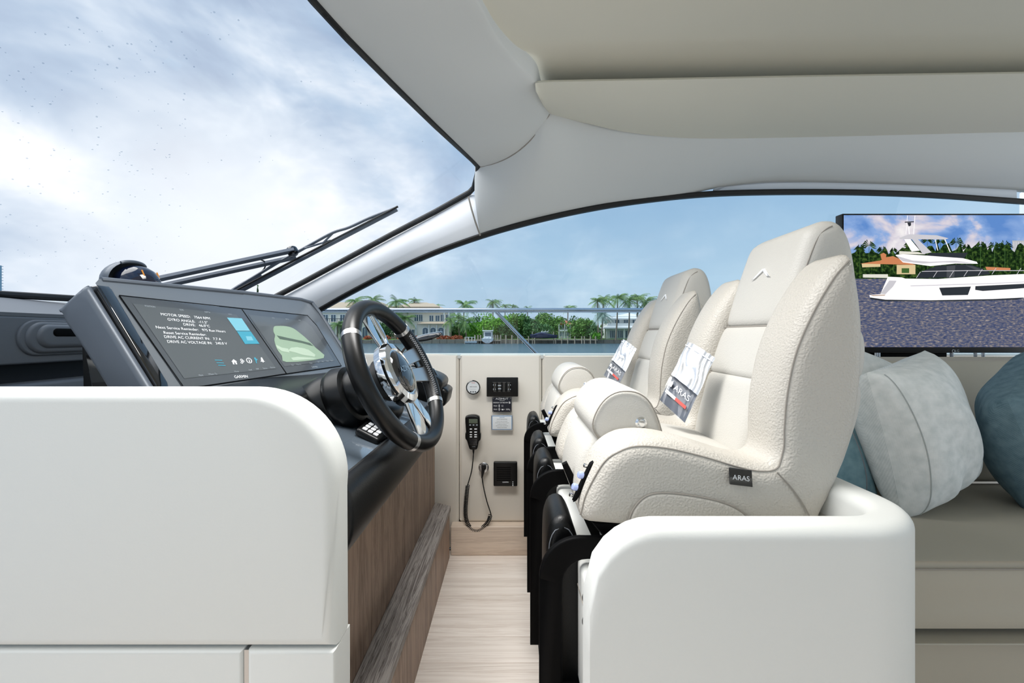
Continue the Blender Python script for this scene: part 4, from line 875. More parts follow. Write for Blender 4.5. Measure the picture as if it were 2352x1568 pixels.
def pillow(name, label, m, c, w, h, rx, ry, rz, t=.13, grp='cushions on the sofa', seamx=.28):
    M = Matrix.Translation(Vector(c)) @ Matrix.Rotation(rz, 4, 'Z') @ Matrix.Rotation(rx, 4, 'X') @ Matrix.Rotation(ry, 4, 'Y')
    n = 34; V = []; Fc = []
    for sgn_ in (1, -1):
        for j in range(n+1):
            for i in range(n+1):
                u = i/n*2-1; v = j/n*2-1
                px = u*(1-.11*(1-v*v)*abs(u)**1.5)*w/2; pz = v*(1-.11*(1-u*u)*abs(v)**1.5)*h/2
                cr = 1-.06*abs(u*v)**3; px *= cr; pz *= cr; e = max(0, (1-u*u))**.42*max(0, (1-v*v))**.42; y_ = sgn_*t/2*e*1.0
                y_ += sgn_*.006*math.sin(u*6+v*3+sgn_)*e+sgn_*.008*math.exp(-((v+.75)**2)*18)*math.sin(u*13)*e
                V.append(tuple(M @ Vector((px, -y_, pz))))
    N1 = (n+1)**2
    for s_ in (0, 1):
        for j in range(n):
            for i in range(n):
                a = s_*N1+j*(n+1)+i; q = (a, a+1, a+n+2, a+n+1); Fc.append(q if s_ == 0 else q[::-1])
    o = thing(name, (c[0], c[1], c[2]-h/2), label, 'pillow', grp); me = mk('cover', (V, Fc), m, o, sharp=0)
    bm_ = me.data
    pts = []
    for k in range(40):
        v = -.94+1.88*k/39; u = seamx; i = (u+1)/2*n; j = (v+1)/2*n; i0, j0 = int(i), int(j); fi, fj = i-i0, j-j0
        g_ = lambda a, b: Vector(V[b*(n+1)+a]); p = g_(i0, j0)*(1-fi)*(1-fj)+g_(i0+1, j0)*fi*(1-fj)+g_(i0, j0+1)*(1-fi)*fj+g_(i0+1, j0+1)*fi*fj
        pts.append(tuple(p+(M.to_3x3() @ Vector((0, -.0006, 0)))))
    mk('seam', tube(pts, .0016, 5), 'seam_pale' if m == 'linen_white' else 'grey_dash', o)
pillow('pillow', 'pale grey-white linen pillow in front, just behind the nearest helm seat', 'linen_white', (1.175, 1.27, -.275), .38, .43, math.radians(-8), math.radians(-9), math.radians(26), .24, seamx=-.84)
pillow('pillow', 'pale linen pillow leaning on the backrest, mostly hidden behind the other pale one', 'linen_white', (1.25, 1.45, -.265), .40, .40, math.radians(-16), math.radians(22), math.radians(10), .14)
pillow('pillow', 'slate blue linen pillow at the right edge of the photo', 'linen_blue', (1.56, 1.27, -.30), .42, .44, math.radians(-12), math.radians(-20), math.radians(30), .27, seamx=-.80)
pillow('pillow', 'teal pillow peeking out behind the nearest helm seat', 'linen_teal', (.945, 1.30, -.36), .30, .36, math.radians(-14), 0, math.radians(16), .13)

tv = thing('television', (2.0, 1.9, -.08), 'flat television showing a white yacht, standing against the side window', 'television')
tx0 = P(1937, 490, 1.9)[0]; tz1 = P(0, 490, 1.9)[2]; tz0 = P(0, 810, 1.9)[2]
mk('frame', box(tx0-.002, 1.902, tz0, 2.56, 1.945, tz1, .003), 'black_satin', tv)
def tpx(x, y): return (1850+x/3.484, 400+y/3.484)
def scr(o, m, name='picture', z=0): return mk(name, ([P(px, py, 1.9008-z) for px, py in o], [tuple(range(len(o)))]), m, tv if name == 'screen' else SCR, smooth=False)
def tvmat(name, c, e=.95): return mat('tv_'+name, c, .5, emit=e, spec=.1)
for nm, c in dict(white=(228, 222, 222), shade=(176, 172, 176), dark=(30, 34, 40), glass=(58, 60, 64), roof=(176, 110, 72), house=(190, 168, 128), treed=(24, 44, 24), treel=(52, 82, 34), teak=(170, 150, 136), tower=(150, 152, 156), sand=(196, 192, 180)).items(): tvmat(nm, c)
def emis(name, build):
    m = bpy.data.materials.new(name); m.use_nodes = True; N = m.node_tree.nodes; L = m.node_tree.links; N.clear(); MATS[name] = m
    o_ = N.new('ShaderNodeOutputMaterial'); e_ = N.new('ShaderNodeEmission'); L.new(e_.outputs[0], o_.inputs[0]); tc = N.new('ShaderNodeTexCoord'); L.new(build(N, L, tc), e_.inputs[0])
def nz(N, L, tc, scale, st, det=4, dist=0):
    mp = N.new('ShaderNodeMapping'); mp.inputs['Scale'].default_value = st; L.new(tc.outputs['Object'], mp.inputs[0]); n = N.new('ShaderNodeTexNoise'); n.inputs['Scale'].default_value = scale; n.inputs['Detail'].default_value = det; n.inputs['Distortion'].default_value = dist; L.new(mp.outputs[0], n.inputs[0]); return n.outputs[0]
def rp(N, L, f, st):
    r = N.new('ShaderNodeValToRGB'); L.new(f, r.inputs[0]); e = r.color_ramp.elements
    while len(e) < len(st): e.new(.5)
    for i, (p, c) in enumerate(st): e[i].position = p; e[i].color = (*S(c), 1)
    return r.outputs[0]
emis('tv_sky', lambda N, L, tc: rp(N, L, nz(N, L, tc, 5, (1, 1, 1.6), 5, .4), [(.38, (96, 140, 205)), (.50, (140, 172, 222)), (.58, (214, 208, 220)), (.68, (244, 240, 240))]))
emis('tv_water', lambda N, L, tc: rp(N, L, nz(N, L, tc, 60, (1, 1, 3.0), 6, .4), [(.30, (56, 66, 98)), (.46, (84, 92, 122)), (.58, (120, 116, 122)), (.76, (190, 178, 174))]))
emis('tv_tree', lambda N, L, tc: rp(N, L, nz(N, L, tc, 70, (1, 1, 1), 5), [(.36, (12, 26, 14)), (.52, (32, 56, 26)), (.70, (84, 112, 50))]))
SCR = tv
SCR = scr([(1938, 494), (2858, 494), (2858, 797), (1938, 797)], 'tv_sky', 'screen')
sea = [(1938, 640), (2858, 632), (2858, 797), (1938, 797)]; scr(sea, 'tv_water', z=.0003)
tr = []; x = 1938
rr_ = random.Random(4)
while x < 2858: tr.append((x, 575+rr_.uniform(-12, 10)-(6 if x > 2060 else 0))); x += rr_.uniform(4, 10)
scr(tr+[(2858, 640), (1938, 640)], 'tv_tree', z=.0005)
for (px, py, s) in ((1975, 570, 14), (1996, 563, 20), (2026, 574, 14), (2052, 575, 10), (2090, 560, 16), (2130, 552, 16), (2160, 555, 16), (2196, 556, 20), (2220, 568, 12), (2252, 562, 15), (2284, 565, 18), (2308, 564, 20), (2345, 578, 14), (2400, 566, 18), (2470, 560, 20), (2560, 566, 18)):
    for k in range(11):
        a_ = math.pi*(k/10*1.3-.15); L_ = s*rr_.uniform(.8, 1.15); mx_, my_ = px+L_*.55*math.cos(a_), py-L_*.6*math.sin(a_)
        ex_, ey_ = px+L_*math.cos(a_), py-L_*.35*math.sin(a_)+L_*.25
        scr([(px, py), (mx_, my_-2), (ex_, ey_), (mx_, my_+2)], 'tv_tree', z=.0006)
    scr([(px-.5, py), (px+.5, py), (px+.8, 625), (px-.6, 625)], 'tv_treel', z=.0006)
Z = lambda o, m, z=.001: scr([tpx(*q) for q in o], m, 'picture', z)
Z([(440, 715), (600, 690), (640, 665), (700, 655), (760, 680), (880, 725)], 'tv_roof', .0008); Z([(600, 640), (625, 628), (648, 642), (642, 680), (608, 680)], 'tv_roof', .0009); Z([(730, 725), (880, 725), (880, 800), (730, 800)], 'tv_house', .0008); Z([(450, 715), (600, 705), (600, 740), (455, 745)], 'tv_house', .0007)
Z([(770, 752), (830, 752), (830, 790), (770, 790)], 'tv_treel', .0009); Z([(460, 800), (660, 800), (660, 830), (460, 826)], 'tv_sand', .0007); Z([(1440, 740), (1640, 750), (1640, 770), (1450, 765)], 'tv_roof', .0008)
Z([(1655, 530), (1749, 530), (1749, 660), (1655, 655)], 'tv_tower', .0004)
for i in range(5): Z([(1664+i*18, 540), (1672+i*18, 540), (1672+i*18, 655), (1664+i*18, 655)], 'tv_shade', .00045)
# the white yacht on the screen
Z([(512, 965), (600, 958), (660, 820), (770, 825), (800, 835), (1060, 838), (1500, 808), (1700, 800), (2000, 790), (2330, 770), (2180, 860), (2040, 950), (1760, 990), (1500, 1000), (1000, 1008), (640, 1005), (515, 985)], 'tv_white', .0012)
Z([(515, 985), (640, 1003), (1000, 1008), (1500, 998), (1760, 985), (1690, 1004), (1200, 1016), (640, 1016), (520, 1000)], 'tv_dark', .0013)
Z([(1070, 908), (1325, 898), (1300, 966), (1095, 970)], 'tv_dark', .0014); Z([(1360, 895), (1749, 876), (2060, 858), (1980, 890), (1700, 915), (1420, 934), (1358, 925)], 'tv_dark', .0014)
Z([(840, 890), (1500, 870), (2100, 842), (2100, 848), (1500, 877), (840, 897)], 'tv_shade', .0014)
Z([(640, 960), (600, 955), (670, 850), (730, 852), (700, 900)], 'tv_shade', .0013); Z([(515, 965), (640, 962), (635, 972), (540, 975)], 'tv_teak', .0014)
Z([(895, 830), (900, 800), (960, 765), (1050, 735), (1200, 722), (1320, 722), (1420, 755), (1480, 790), (1470, 803), (1200, 825)], 'tv_dark', .0015); Z([(1130, 735), (1200, 730), (1190, 826), (1130, 828)], 'tv_glass', .0016); Z([(1280, 730), (1340, 735), (1450, 778), (1380, 772)], 'tv_glass', .0016)
Z([(720, 645), (780, 640), (1050, 655), (1260, 672), (1370, 700), (1380, 716), (1200, 714), (1000, 735), (880, 718), (780, 705)], 'tv_white', .0017); Z([(720, 650), (860, 690), (1000, 700), (1200, 692), (1360, 712), (1100, 705), (940, 715), (780, 698)], 'tv_shade', .0018)
Z([(750, 615), (900, 622), (960, 640), (750, 640)], 'tv_sand', .0018); Z([(1010, 630), (1300, 628), (1270, 672), (1120, 662), (960, 650)], 'tv_dark', .0018)
Z([(790, 520), (840, 520), (915, 610), (850, 618)], 'tv_white', .0019); Z([(850, 515), (900, 520), (1010, 625), (940, 640)], 'tv_shade', .0019); Z([(750, 510), (830, 480), (1050, 488), (1145, 512), (1120, 522), (900, 520), (760, 520)], 'tv_shade', .002)
for o in ([(1035, 522), (1042, 522), (1062, 610), (1056, 610)], [(1112, 522), (1120, 522), (1162, 622), (1155, 622)], [(820, 400), (828, 400), (836, 480), (828, 480)], [(874, 330), (879, 330), (868, 480), (863, 480)], [(815, 330), (819, 330), (806, 480), (802, 480)]): Z(o, 'tv_white', .0018)
Z([(795, 380), (868, 376), (868, 384), (795, 388)], 'tv_dark', .002); Z([(815, 388), (845, 386), (845, 410), (826, 418)], 'tv_dark', .002)
for (a, b) in ((885, 830), (1020, 825), (1150, 825), (1265, 818), (1380, 810), (1490, 800), (1690, 800), (1850, 795)): Z([(a, b), (a+5, b), (a+38, b-50), (a+33, b-50)], 'tv_shade', .0021)
Z([(930, 775), (1300, 768), (1749, 768), (2250, 745), (2250, 749), (1749, 773), (1300, 773), (930, 780)], 'tv_shade', .0021)
x_, _, z_ = P(2199, 806, 1.9); text('LG', .016, lambda a, b, h: (x_+a, 1.9012, z_+b), 'dim_print', tv); mk('logo_ring', tube([(x_-.016+.006*math.cos(t), 1.901, z_+.006*math.sin(t)) for t in np.linspace(0, 2*math.pi, 17)[:-1]], .0012, 5, True), 'dim_print', tv)
for px in (2012, 2018, 2186, 2240, 2258): x_ = P(px, 0, 1.93)[0]; mk('bracket', cyl((x_, 1.93, -.14), (x_, 1.93, -.05), .006, 8), 'steel', tv)
mk('bracket_plate', box(P(1990, 0, 1.95)[0], 1.95, -.125, P(2175, 0, 1.95)[0], 1.96, -.06, .002), 'black_matte', tv)
mk('bracket_hook', tube(spl([P(2338, 815, 1.9), P(2336, 824, 1.9), P(2345, 828, 1.9), P(2352, 822, 1.9)], 4), .004, 6), 'satin_steel', tv)

# ================================================================== COMPASS
cm = thing('compass', P(318, 650, 1.02), 'black glass dome compass with grey hood on top of the display pod', 'compass')
cc_ = Vector(P(334, 640, 1.06))+Vector((-.02, 0, .002))
mk('base_ring', lathe([(.050, -.02), (.056, -.012), (.052, -.004), (.048, 0)], cc_-Vector((0, 0, .012)), (.15, 0, 1), 32), 'black_gloss', cm)
mk('dome', lathe([(.0485, -.015), (.0475, .0), (.042, .016), (.032, .029), (.018, .037), (.003, .040)], cc_-Vector((0, 0, .01)), (.1, 0, 1), 36), 'compass_glass', cm) if 0 else None
m_ = mat('compass_glass', (16, 24, 46), .06, coat=.5, spec=.6)
mk('dome', lathe([(.0485, -.015), (.0475, .0), (.042, .016), (.032, .029), (.018, .037), (.003, .040)], cc_-Vector((0, 0, .01)), (.1, 0, 1), 36), 'compass_glass', cm)
hv = []
for r_, x0 in ((.060, 0),): 
    rows = []
    for j in range(9):
        el = math.radians(0+100*j/8); row = []
        for i in range(25):
            az = math.radians(100+160*i/24); row.append(tuple(cc_+Vector((.060*math.cos(az)*math.cos(el*.9)-.004, .062*math.sin(az)*math.cos(el*.9), .050*math.sin(el*.9)-.012))))
        rows.append(row)
mk('hood', loft(rows, (-.006, 0, .003)), 'pod_grey', cm)
mk('hood_brim', tube([tuple(cc_+Vector((-.006+.004*math.cos(t*2), .036*math.sin(t), .028+.010*math.cos(t)))) for t in np.linspace(-1.2, 1.2, 16)], .004, 8), 'pod_grey', cm)
for q in (-.022, .022): mk('lubber_mark', tube([tuple(cc_+Vector((.030, q, .016))), tuple(cc_+Vector((.036, q, .002)))], .0016, 5), 'orange', cm)
if 0: mk('card_scale', tube([tuple(cc_+Vector((.042*math.cos(t), .042*math.sin(t), .004))) for t in np.linspace(-.9, .9, 16)], .0018, 5), 'white_print', cm)

# ================================================================== WIPER (outside the windscreen)
wi = thing('wiper', WS(670, 580, .03), 'pantograph windscreen wiper with twin rods parked across the glass', 'wiper')
mat('wiper_grey', (96, 106, 120), .35, spec=.6); wo = -.018 if WS(600, 500, .05)[1] < WS(600, 500)[1] else .018
wsg = 1 if WS(600, 500, .1)[2] > WS(600, 500)[2] else -1
def W(px, py, h=.03): return WS(px, py, wsg*h)
def flatbar(a, b, w, t, h, name, m='wiper_grey'):
    A = Vector(W(*a, h)); B = Vector(W(*b, h)); n = WS.n; d = (B-A); L_ = d.length; d.normalize(); s = n.cross(d)
    V_, F_ = box(0, -w/2, -t/2, L_, w/2, t/2); mk(name, ([tuple(A+d*x+s*y+n*z) for x, y, z in V_], F_), m, wi)
flatbar((300, 654), (676, 574), .020, .014, .04, 'rod'); flatbar((300, 672), (680, 590), .020, .012, .04, 'rod')
mk('pivot', mapv(lathe([(.022, -.014), (.024, .0), (.020, .012), (.010, .014)], (0, 0, 0), (0, 0, 1), 20), lambda x, y, z: tuple(Vector(W(672, 578, .045))+frame((0, 0, 0), WS.n)(x, y, z).__class__ and Vector(frame(W(672, 578, .045), WS.n)(x, y, z))-Vector(W(672, 578, .045))) if False else frame(W(672, 578, .045), WS.n)(x, y, z)), 'black_gloss', wi)
mk('pivot_nut', mapv(lathe([(.008, -.020), (.008, .02)], (0, 0, 0), (0, 0, 1), 8), lambda x, y, z: frame(W(672, 578, .045), WS.n)(x, y, z)), 'satin_steel', wi)
mk('blade_frame', tube(spl([W(560, 650, .02), W(590, 632, .025), W(640, 602, .035), W(672, 585, .04), W(720, 558, .035), W(765, 534, .028), W(802, 522, .024), W(850, 500, .02), W(908, 478, .014)], 4), .0085, 8, flat=.7), 'wiper_grey', wi)
mk('blade_frame', tube(spl([W(520, 676, .016), W(560, 650, .02), W(600, 632, .02)], 4), .007, 6), 'wiper_grey', wi)
mk('blade', tube([W(530, 680, .008), W(912, 481, .008)], .0085, 8), 'wiper_rubber' if 0 else 'wiper_grey', wi); mk('blade_rubber', tube([W(524, 676, .003), W(914, 474, .003)], .0045, 6), 'rubber', wi)
mk('washer_hose', tube(spl([W(596, 595, .04), W(610, 603, .045), W(606, 618, .04), W(590, 632, .03)], 5), .0028, 6), 'rubber', wi)
for a, b in (((700, 570), (760, 552)), ((770, 530), (740, 560))): mk('brace', tube([W(*a, .03), W(*b, .012)], .004, 6), 'wiper_grey', wi)

# ================================================================== OUTSIDE: deck rail
rl_ = thing('deck_rail', (.3, 2.75, -.9), 'polished stainless deck rail outside the side window with one diagonal strut', 'railing')
mk('top_tube', tube([P(600, 712, 2.75), P(1500, 712, 2.75), (3.6, 2.75, .12)], .0135, 14) if 0 else tube([(-2.6, 2.75, .153), (4.0, 2.75, .153)], .0145, 14), 'steel', rl_)
mk('strut', tube([P(1140, 716, 2.75), P(1232, 812, 2.75), P(1300, 884, 2.75)], .011, 12), 'steel', rl_)
mk('side_deck', box(-3.5, 2.2, -1.0, 5, 2.9, -.75, .01), 'deck_white', **ST)
# ================================================================== WATER AND FAR SHORE  (1 photo px = .11 m at 110 m)
def water():
    m, N, L, b = base_mat('water'); b.inputs['Base Color'].default_value = (*S((70, 96, 108)), 1); b.inputs['Roughness'].default_value = .22; b.inputs['Specular IOR Level'].default_value = .5
    tc = N.new('ShaderNodeTexCoord'); hs = []
    for sc, det in ((1.1, 5), (3.6, 3)):
        mp = N.new('ShaderNodeMapping'); mp.inputs['Scale'].default_value = (1, 1.0, 1); L.new(tc.outputs['Object'], mp.inputs[0])
        n = N.new('ShaderNodeTexNoise'); n.inputs['Scale'].default_value = sc; n.inputs['Detail'].default_value = det; n.inputs['Distortion'].default_value = .4; L.new(mp.outputs[0], n.inputs[0]); hs.append(n.outputs[0])
    a = N.new('ShaderNodeMath'); a.operation = 'MULTIPLY_ADD'; L.new(hs[1], a.inputs[0]); a.inputs[1].default_value = .3; L.new(hs[0], a.inputs[2])
    bp = N.new('ShaderNodeBump'); bp.inputs['Strength'].default_value = .75; bp.inputs['Distance'].default_value = .5; L.new(a.outputs[0], bp.inputs['Height']); L.new(bp.outputs[0], b.inputs['Normal'])
water()
ZW = -2.25
mk('water', ([(-600, 3.4, ZW), (600, 3.4, ZW), (600, 700, ZW), (-600, 700, ZW)], [(0, 1, 2, 3)]), 'water', smooth=False, **ST)
mat('stucco', (244, 236, 220), .8); mat('stucco_white', (240, 240, 238), .7); mat('tile_roof', (202, 180, 156), .8, bump=('n', 3, .5, .2)); mat('tile_red', (190, 110, 80), .8); mat('roof_white', (236, 236, 236), .7)
mat('win_glass', (70, 92, 108), .12, spec=.8); mat('bronze_rail', (70, 74, 78), .5); mat('seawall', (134, 128, 116), .9, var=.3); mat('lawn', (98, 134, 62), .9, var=.25); mat('trunk', (138, 124, 108), .9)
mat('post_wood', (176, 164, 146), .9); mat('boat_white', (236, 238, 240), .25, coat=.4); mat('boat_navy', (32, 48, 84), .7); mat('bloom', (196, 118, 84), .9, var=.3); mat('tower_glass', (150, 186, 206), .3); mat('tower_conc', (214, 222, 230), .8)
def leafm(name, c1, c2):
    m, N, L, b = base_mat(name); tc = N.new('ShaderNodeTexCoord'); n = N.new('ShaderNodeTexNoise'); n.inputs['Scale'].default_value = .9; n.inputs['Detail'].default_value = 5; L.new(tc.outputs['Object'], n.inputs[0])
    r = N.new('ShaderNodeValToRGB'); r.color_ramp.elements[0].position = .35; r.color_ramp.elements[0].color = (*S(c1), 1); r.color_ramp.elements[1].position = .65; r.color_ramp.elements[1].color = (*S(c2), 1)
    L.new(n.outputs[0], r.inputs[0]); L.new(r.outputs[0], b.inputs['Base Color']); b.inputs['Roughness'].default_value = .7; b.inputs['Specular IOR Level'].default_value = .2
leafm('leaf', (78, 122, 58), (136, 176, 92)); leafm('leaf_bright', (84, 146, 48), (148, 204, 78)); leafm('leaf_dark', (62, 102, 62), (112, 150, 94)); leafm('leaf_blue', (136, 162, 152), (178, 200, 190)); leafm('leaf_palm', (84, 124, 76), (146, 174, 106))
U_ = .11
def X(px, Y=110): return (px-1176)*Y/1000
def Zp(py, Y=110): return (768-py)*Y/1000
GZ = Zp(779)
mk('shore_ground', loft([[(x_, 110.0+(0 if x_ < 80 else 0), z) for x_ in (-450, -60, 300)] for z in (ZW-.3, ZW+.9)]+[[(x_, y_, GZ+dz) for x_ in (-450, -60, 300)] for y_, dz in ((110.4, 0), (135, .4), (220, .6))]), 'lawn', **ST)
sw2 = thing('seawall', (X(1000), 109.6, ZW), 'long grey stone seawall along the far shore', 'wall')
x_ = X(715)
rr = random.Random(2)
while x_ < X(1500): 
    w_ = rr.uniform(1.6, 2.6); mk('stone', box(x_, 109.2, ZW-.2, x_+w_-.06, 110.3+rr.uniform(-.05, .1), GZ+rr.uniform(-.15, .05), .05), 'seawall', sw2, smooth=False); x_ += w_
def window(parent, x0, x1, z0, z1, Y, arch=False, bars=1):
    o = [(x0, z0), (x1, z0), (x1, z1)]+([( (x0+x1)/2+(x1-x0)/2*math.cos(t), z1+(x1-x0)*.35*math.sin(t)) for t in np.linspace(.3, math.pi-.3, 6)] if arch else [])+[(x0, z1)]
    w = mk('window', inflate(o, .3, .02, fn=xz(Y)), 'stucco_white', parent, smooth=False)
    cx = (x0+x1)/2; cz_ = (z0+z1)/2; oo = [(cx+(a-cx)*.86, cz_+(b-cz_)*.9) for a, b in o]
    mk('pane', inflate(oo, .1, .01, fn=xz(Y-.12)), 'win_glass', w, smooth=False)
    for i in range(bars): xx = x0+(x1-x0)*(i+1)/(bars+1); mk('mullion', box(xx-.05, Y-.2, z0, xx+.05, Y-.16, z1), 'stucco_white', w, smooth=False)
def hip(x0, x1, y0, y1, z0, h, ov, m, parent, ridge=.4):
    x0 -= ov; x1 += ov; y0 -= ov; y1 += ov; r = min((y1-y0)/2, (x1-x0)/2*.9)*ridge*2; ym = (y0+y1)/2
    V = [(x0, y0, z0), (x1, y0, z0), (x1, y1, z0), (x0, y1, z0), (x0, y0, z0-.3), (x1, y0, z0-.3), (x1, y1, z0-.3), (x0, y1, z0-.3), (x0+r, ym, z0+h), (x1-r, ym, z0+h)]
    return mk('roof', (V, [(0, 1, 9, 8), (1, 2, 9), (2, 3, 8, 9), (3, 0, 8), (0, 4, 5, 1), (1, 5, 6, 2), (2, 6, 7, 3), (3, 7, 4, 0), (7, 6, 5, 4)]), m, parent, smooth=False)
# mansion, left wing behind the display and wheel
h = thing('mansion', (X(790), 116, GZ), 'cream two-storey waterfront mansion seen left of and through the steering wheel', 'house')
def hb(px0, px1, py0, py1, y0=116, y1=128, m='stucco', name='wall_block', parent=None): return mk(name, box(X(px0, y0), y0, Zp(py1, y0), X(px1, y0), y1, Zp(py0, y0)), m, parent or h, smooth=False)
hb(690, 905, 716, 782, 118); hip(X(715, 118), X(900, 118), 118, 130, Zp(712, 118), 2.6, 1.0, 'tile_roof', h)
hb(735, 800, 716, 782, 115, 118); hip(X(733, 115), X(802, 115), 115, 122, Zp(714, 115), 1.6, .5, 'tile_roof', h)
hb(740, 800, 741, 745, 113.5, 116, 'stucco_white', 'balcony_slab')
for i in range(16): x_ = X(741+i*3.9, 113.4); mk('balcony_bar', box(x_-.04, 113.35, Zp(741, 113.4), x_+.04, 113.45, Zp(732, 113.4)), 'bronze_rail', h, smooth=False)
mk('balcony_rail', box(X(740, 113.4), 113.3, Zp(732, 113.4), X(801, 113.4), 113.5, Zp(731, 113.4)), 'bronze_rail', h, smooth=False)
for a in (742, 760, 781): window(h, X(a, 114.9), X(a+12, 114.9), Zp(739, 114.9), Zp(722, 114.9), 114.95)
for a in (744, 757, 781): window(h, X(a, 114.9), X(a+11, 114.9), Zp(777, 114.9), Zp(754, 114.9), 114.95, arch=True)
for a in (738, 772, 800): hb(a-1.5, a+1.5, 745, 780, 113.6, 114.2, 'stucco_white', 'column')
for a in (812, 832, 852): window(h, X(a, 117.9), X(a+13, 117.9), Zp(776, 117.9), Zp(754, 117.9), 117.95, arch=True); window(h, X(a, 117.9), X(a+13, 117.9), Zp(740, 117.9), Zp(720, 117.9), 117.95)
# mansion, right half with the round bay
h = thing('mansion', (X(960), 116, GZ), 'cream mansion with tiled bay roof and arched loggia right of the steering wheel', 'house')
hb(908, 1032, 716, 780, 117); hip(X(915, 117), X(1020, 117), 117, 130, Zp(713, 117), 2.4, 1.2, 'tile_roof', h); hip(X(905, 118.5), X(1005, 118.5), 118.5, 131, Zp(704, 118.5), 1.6, .5, 'tile_roof', h)
hb(953, 1031, 742, 780, 113.5, 117)
o = [(X(949, 113), 117), (X(955, 112.5), 113.3), (X(975, 112.5), 112.3), (X(1010, 112.5), 112.3), (X(1030, 112.5), 113.3), (X(1037, 113), 117)]
cx_ = sum(p[0] for p in o)/6; Vv = [(a, b, Zp(743, 112.5)) for a, b in o]+[(cx_+(a-cx_)*.72, 117, Zp(738, 112.5)) if i in (0, 5) else (cx_+(a-cx_)*.72, 115.8, Zp(738, 112.5)) for i, (a, b) in enumerate(o)]
mk('bay_roof', (Vv, [(i, i+1, i+7, i+6) for i in range(5)]+[(0, 5, 4, 3, 2, 1)]), 'tile_roof', h, smooth=False)
for a in (952, 962, 1012, 1024): window(h, X(a, 116.9), X(a+9, 116.9), Zp(738, 116.9), Zp(722, 116.9), 116.95)
for a in (986, 1000): window(h, X(a, 116.9), X(a+10, 116.9), Zp(738, 116.9), Zp(724, 116.9), 116.95)
for a in (970, 988, 1006): window(h, X(a, 113.4), X(a+14, 113.4), Zp(772, 113.4), Zp(756, 113.4), 113.45, arch=True)
window(h, X(945, 116.9), X(958, 116.9), Zp(774, 116.9), Zp(756, 116.9), 116.95)
for a in (955, 985, 1003, 1021, 1031): hb(a-1.2, a+1.2, 746, 781, 113.0, 113.4, 'stucco_white', 'column')
for a in (1020, 1031): hb(a-1, a+1, 718, 742, 114.0, 114.4, 'stucco_white', 'column')
# small house with red roof
h = thing('small_house', (X(1300), 124, GZ), 'small white house with orange roof and chimney among the trees', 'house')
hb(1284, 1310, 745, 780, 120, 126, 'stucco_white'); hip(X(1288, 120), X(1312, 120), 120, 128, Zp(744, 120), 1.1, .3, 'tile_red', h); hb(1287, 1293, 733, 748, 121, 122, 'stucco_white', 'chimney')
hb(1283, 1311, 757, 760, 119.2, 120, 'stucco_white', 'porch_slab')
for a in (1286, 1294, 1302): window(h, X(a, 119.9), X(a+6, 119.9), Zp(772, 119.9), Zp(762, 119.9), 119.95, bars=1); window(h, X(a, 119.9), X(a+6, 119.9), Zp(757, 119.9), Zp(749, 119.9), 119.95, bars=0)
for a in (1284, 1297, 1310): hb(a-.7, a+.7, 744, 778, 119.2, 119.5, 'stucco_white', 'column')
# white villa on the right
h = thing('villa', (X(1460), 114, GZ), 'white modern villa with pale roofs behind tall palms on the right', 'house')
hb(1396, 1510, 742, 780, 116, 126, 'stucco_white'); hb(1405, 1510, 726, 745, 119, 128, 'stucco_white'); hip(X(1398, 118), X(1512, 118), 118, 129, Zp(731, 118), 1.7, .6, 'roof_white', h, .6); hip(X(1390, 114.5), X(1512, 114.5), 114.5, 119, Zp(752, 114.5), .7, .5, 'roof_white', h)
for a in (1400, 1418, 1436, 1454, 1472): window(h, X(a, 115.9), X(a+13, 115.9), Zp(776, 115.9), Zp(758, 115.9), 115.95, bars=2)
for a in (1412, 1432, 1452): window(h, X(a, 118.9), X(a+11, 118.9), Zp(742, 118.9), Zp(734, 118.9), 118.95)
for a in (1394, 1414, 1434, 1454, 1474): hb(a-.8, a+.8, 753, 779, 114.3, 114.7, 'stucco_white', 'column')
# far tower at the left edge, second tower beyond
h = thing('tower', (X(3, 300), 300, GZ), 'tall pale blue apartment tower at the far left edge of the windscreen', 'building')
mk('wall_block', box(X(-45, 330), 300, -3, X(4, 330), 330, Zp(594, 300)), 'tower_glass', h, smooth=False)
for i in range(26):
    z_ = Zp(594+i*7.2, 300); mk('balcony_slab', box(X(-45, 330), 296, z_-.35, X(8, 333), 333, z_), 'tower_conc', h, smooth=False)
# trees
def palm(px, top, name_label, Y=108, ht=None, r=3.0, n=17, m='leaf_palm', seed=0, wind=.5, grp='palms on the far shore', base=779, fan=False):
    rd = random.Random(seed); x0 = X(px, Y); zt = Zp(top, Y); zb = Zp(base, Y); t = thing('palm_tree', (x0, Y, zb), name_label, 'palm tree', grp)
    lx = rd.uniform(-.6, .6); mk('trunk', tube([(x0-lx, Y, zb), (x0-lx*.3, Y, zb+(zt-zb)*.5), (x0, Y, zt)], .19, 6, taper=[1.3, .9, .7]), 'trunk', t)
    parts = []
    for k in range(n):
        az = 2*math.pi*k/n+rd.uniform(-.2, .2); el = rd.uniform(-.35, 1.2); L_ = r*rd.uniform(.8, 1.15); d = Vector((math.cos(az), math.sin(az), 0)); d.x += wind*.35; P_ = []
        for j in range(7):
            s = j/6; p = Vector((x0, Y, zt))+d*(L_*s*math.cos(el*(1-.4*s)))+Vector((0, 0, L_*(s*math.sin(el)-.62*s*s*(1.1-.3*math.sin(el))))); P_.append(p)
        for j in range(6):
            a, b = P_[j], P_[j+1]; t_ = (b-a); sd = Vector((-d.y, d.x, 0)).normalized(); w = r*.26*math.sin(math.pi*(j+1)/7.5)+.04
            for sg in (-1, 1):
                for q in (0, .5):
                    c = a+t_*q; e = c+sd*sg*w+t_*.9-Vector((0, 0, w*.75)); parts.append(([tuple(c), tuple(c+t_*.34), tuple(e)], [(0, 1, 2)]))
    mk('fronds', join(*parts), m, t, smooth=False)
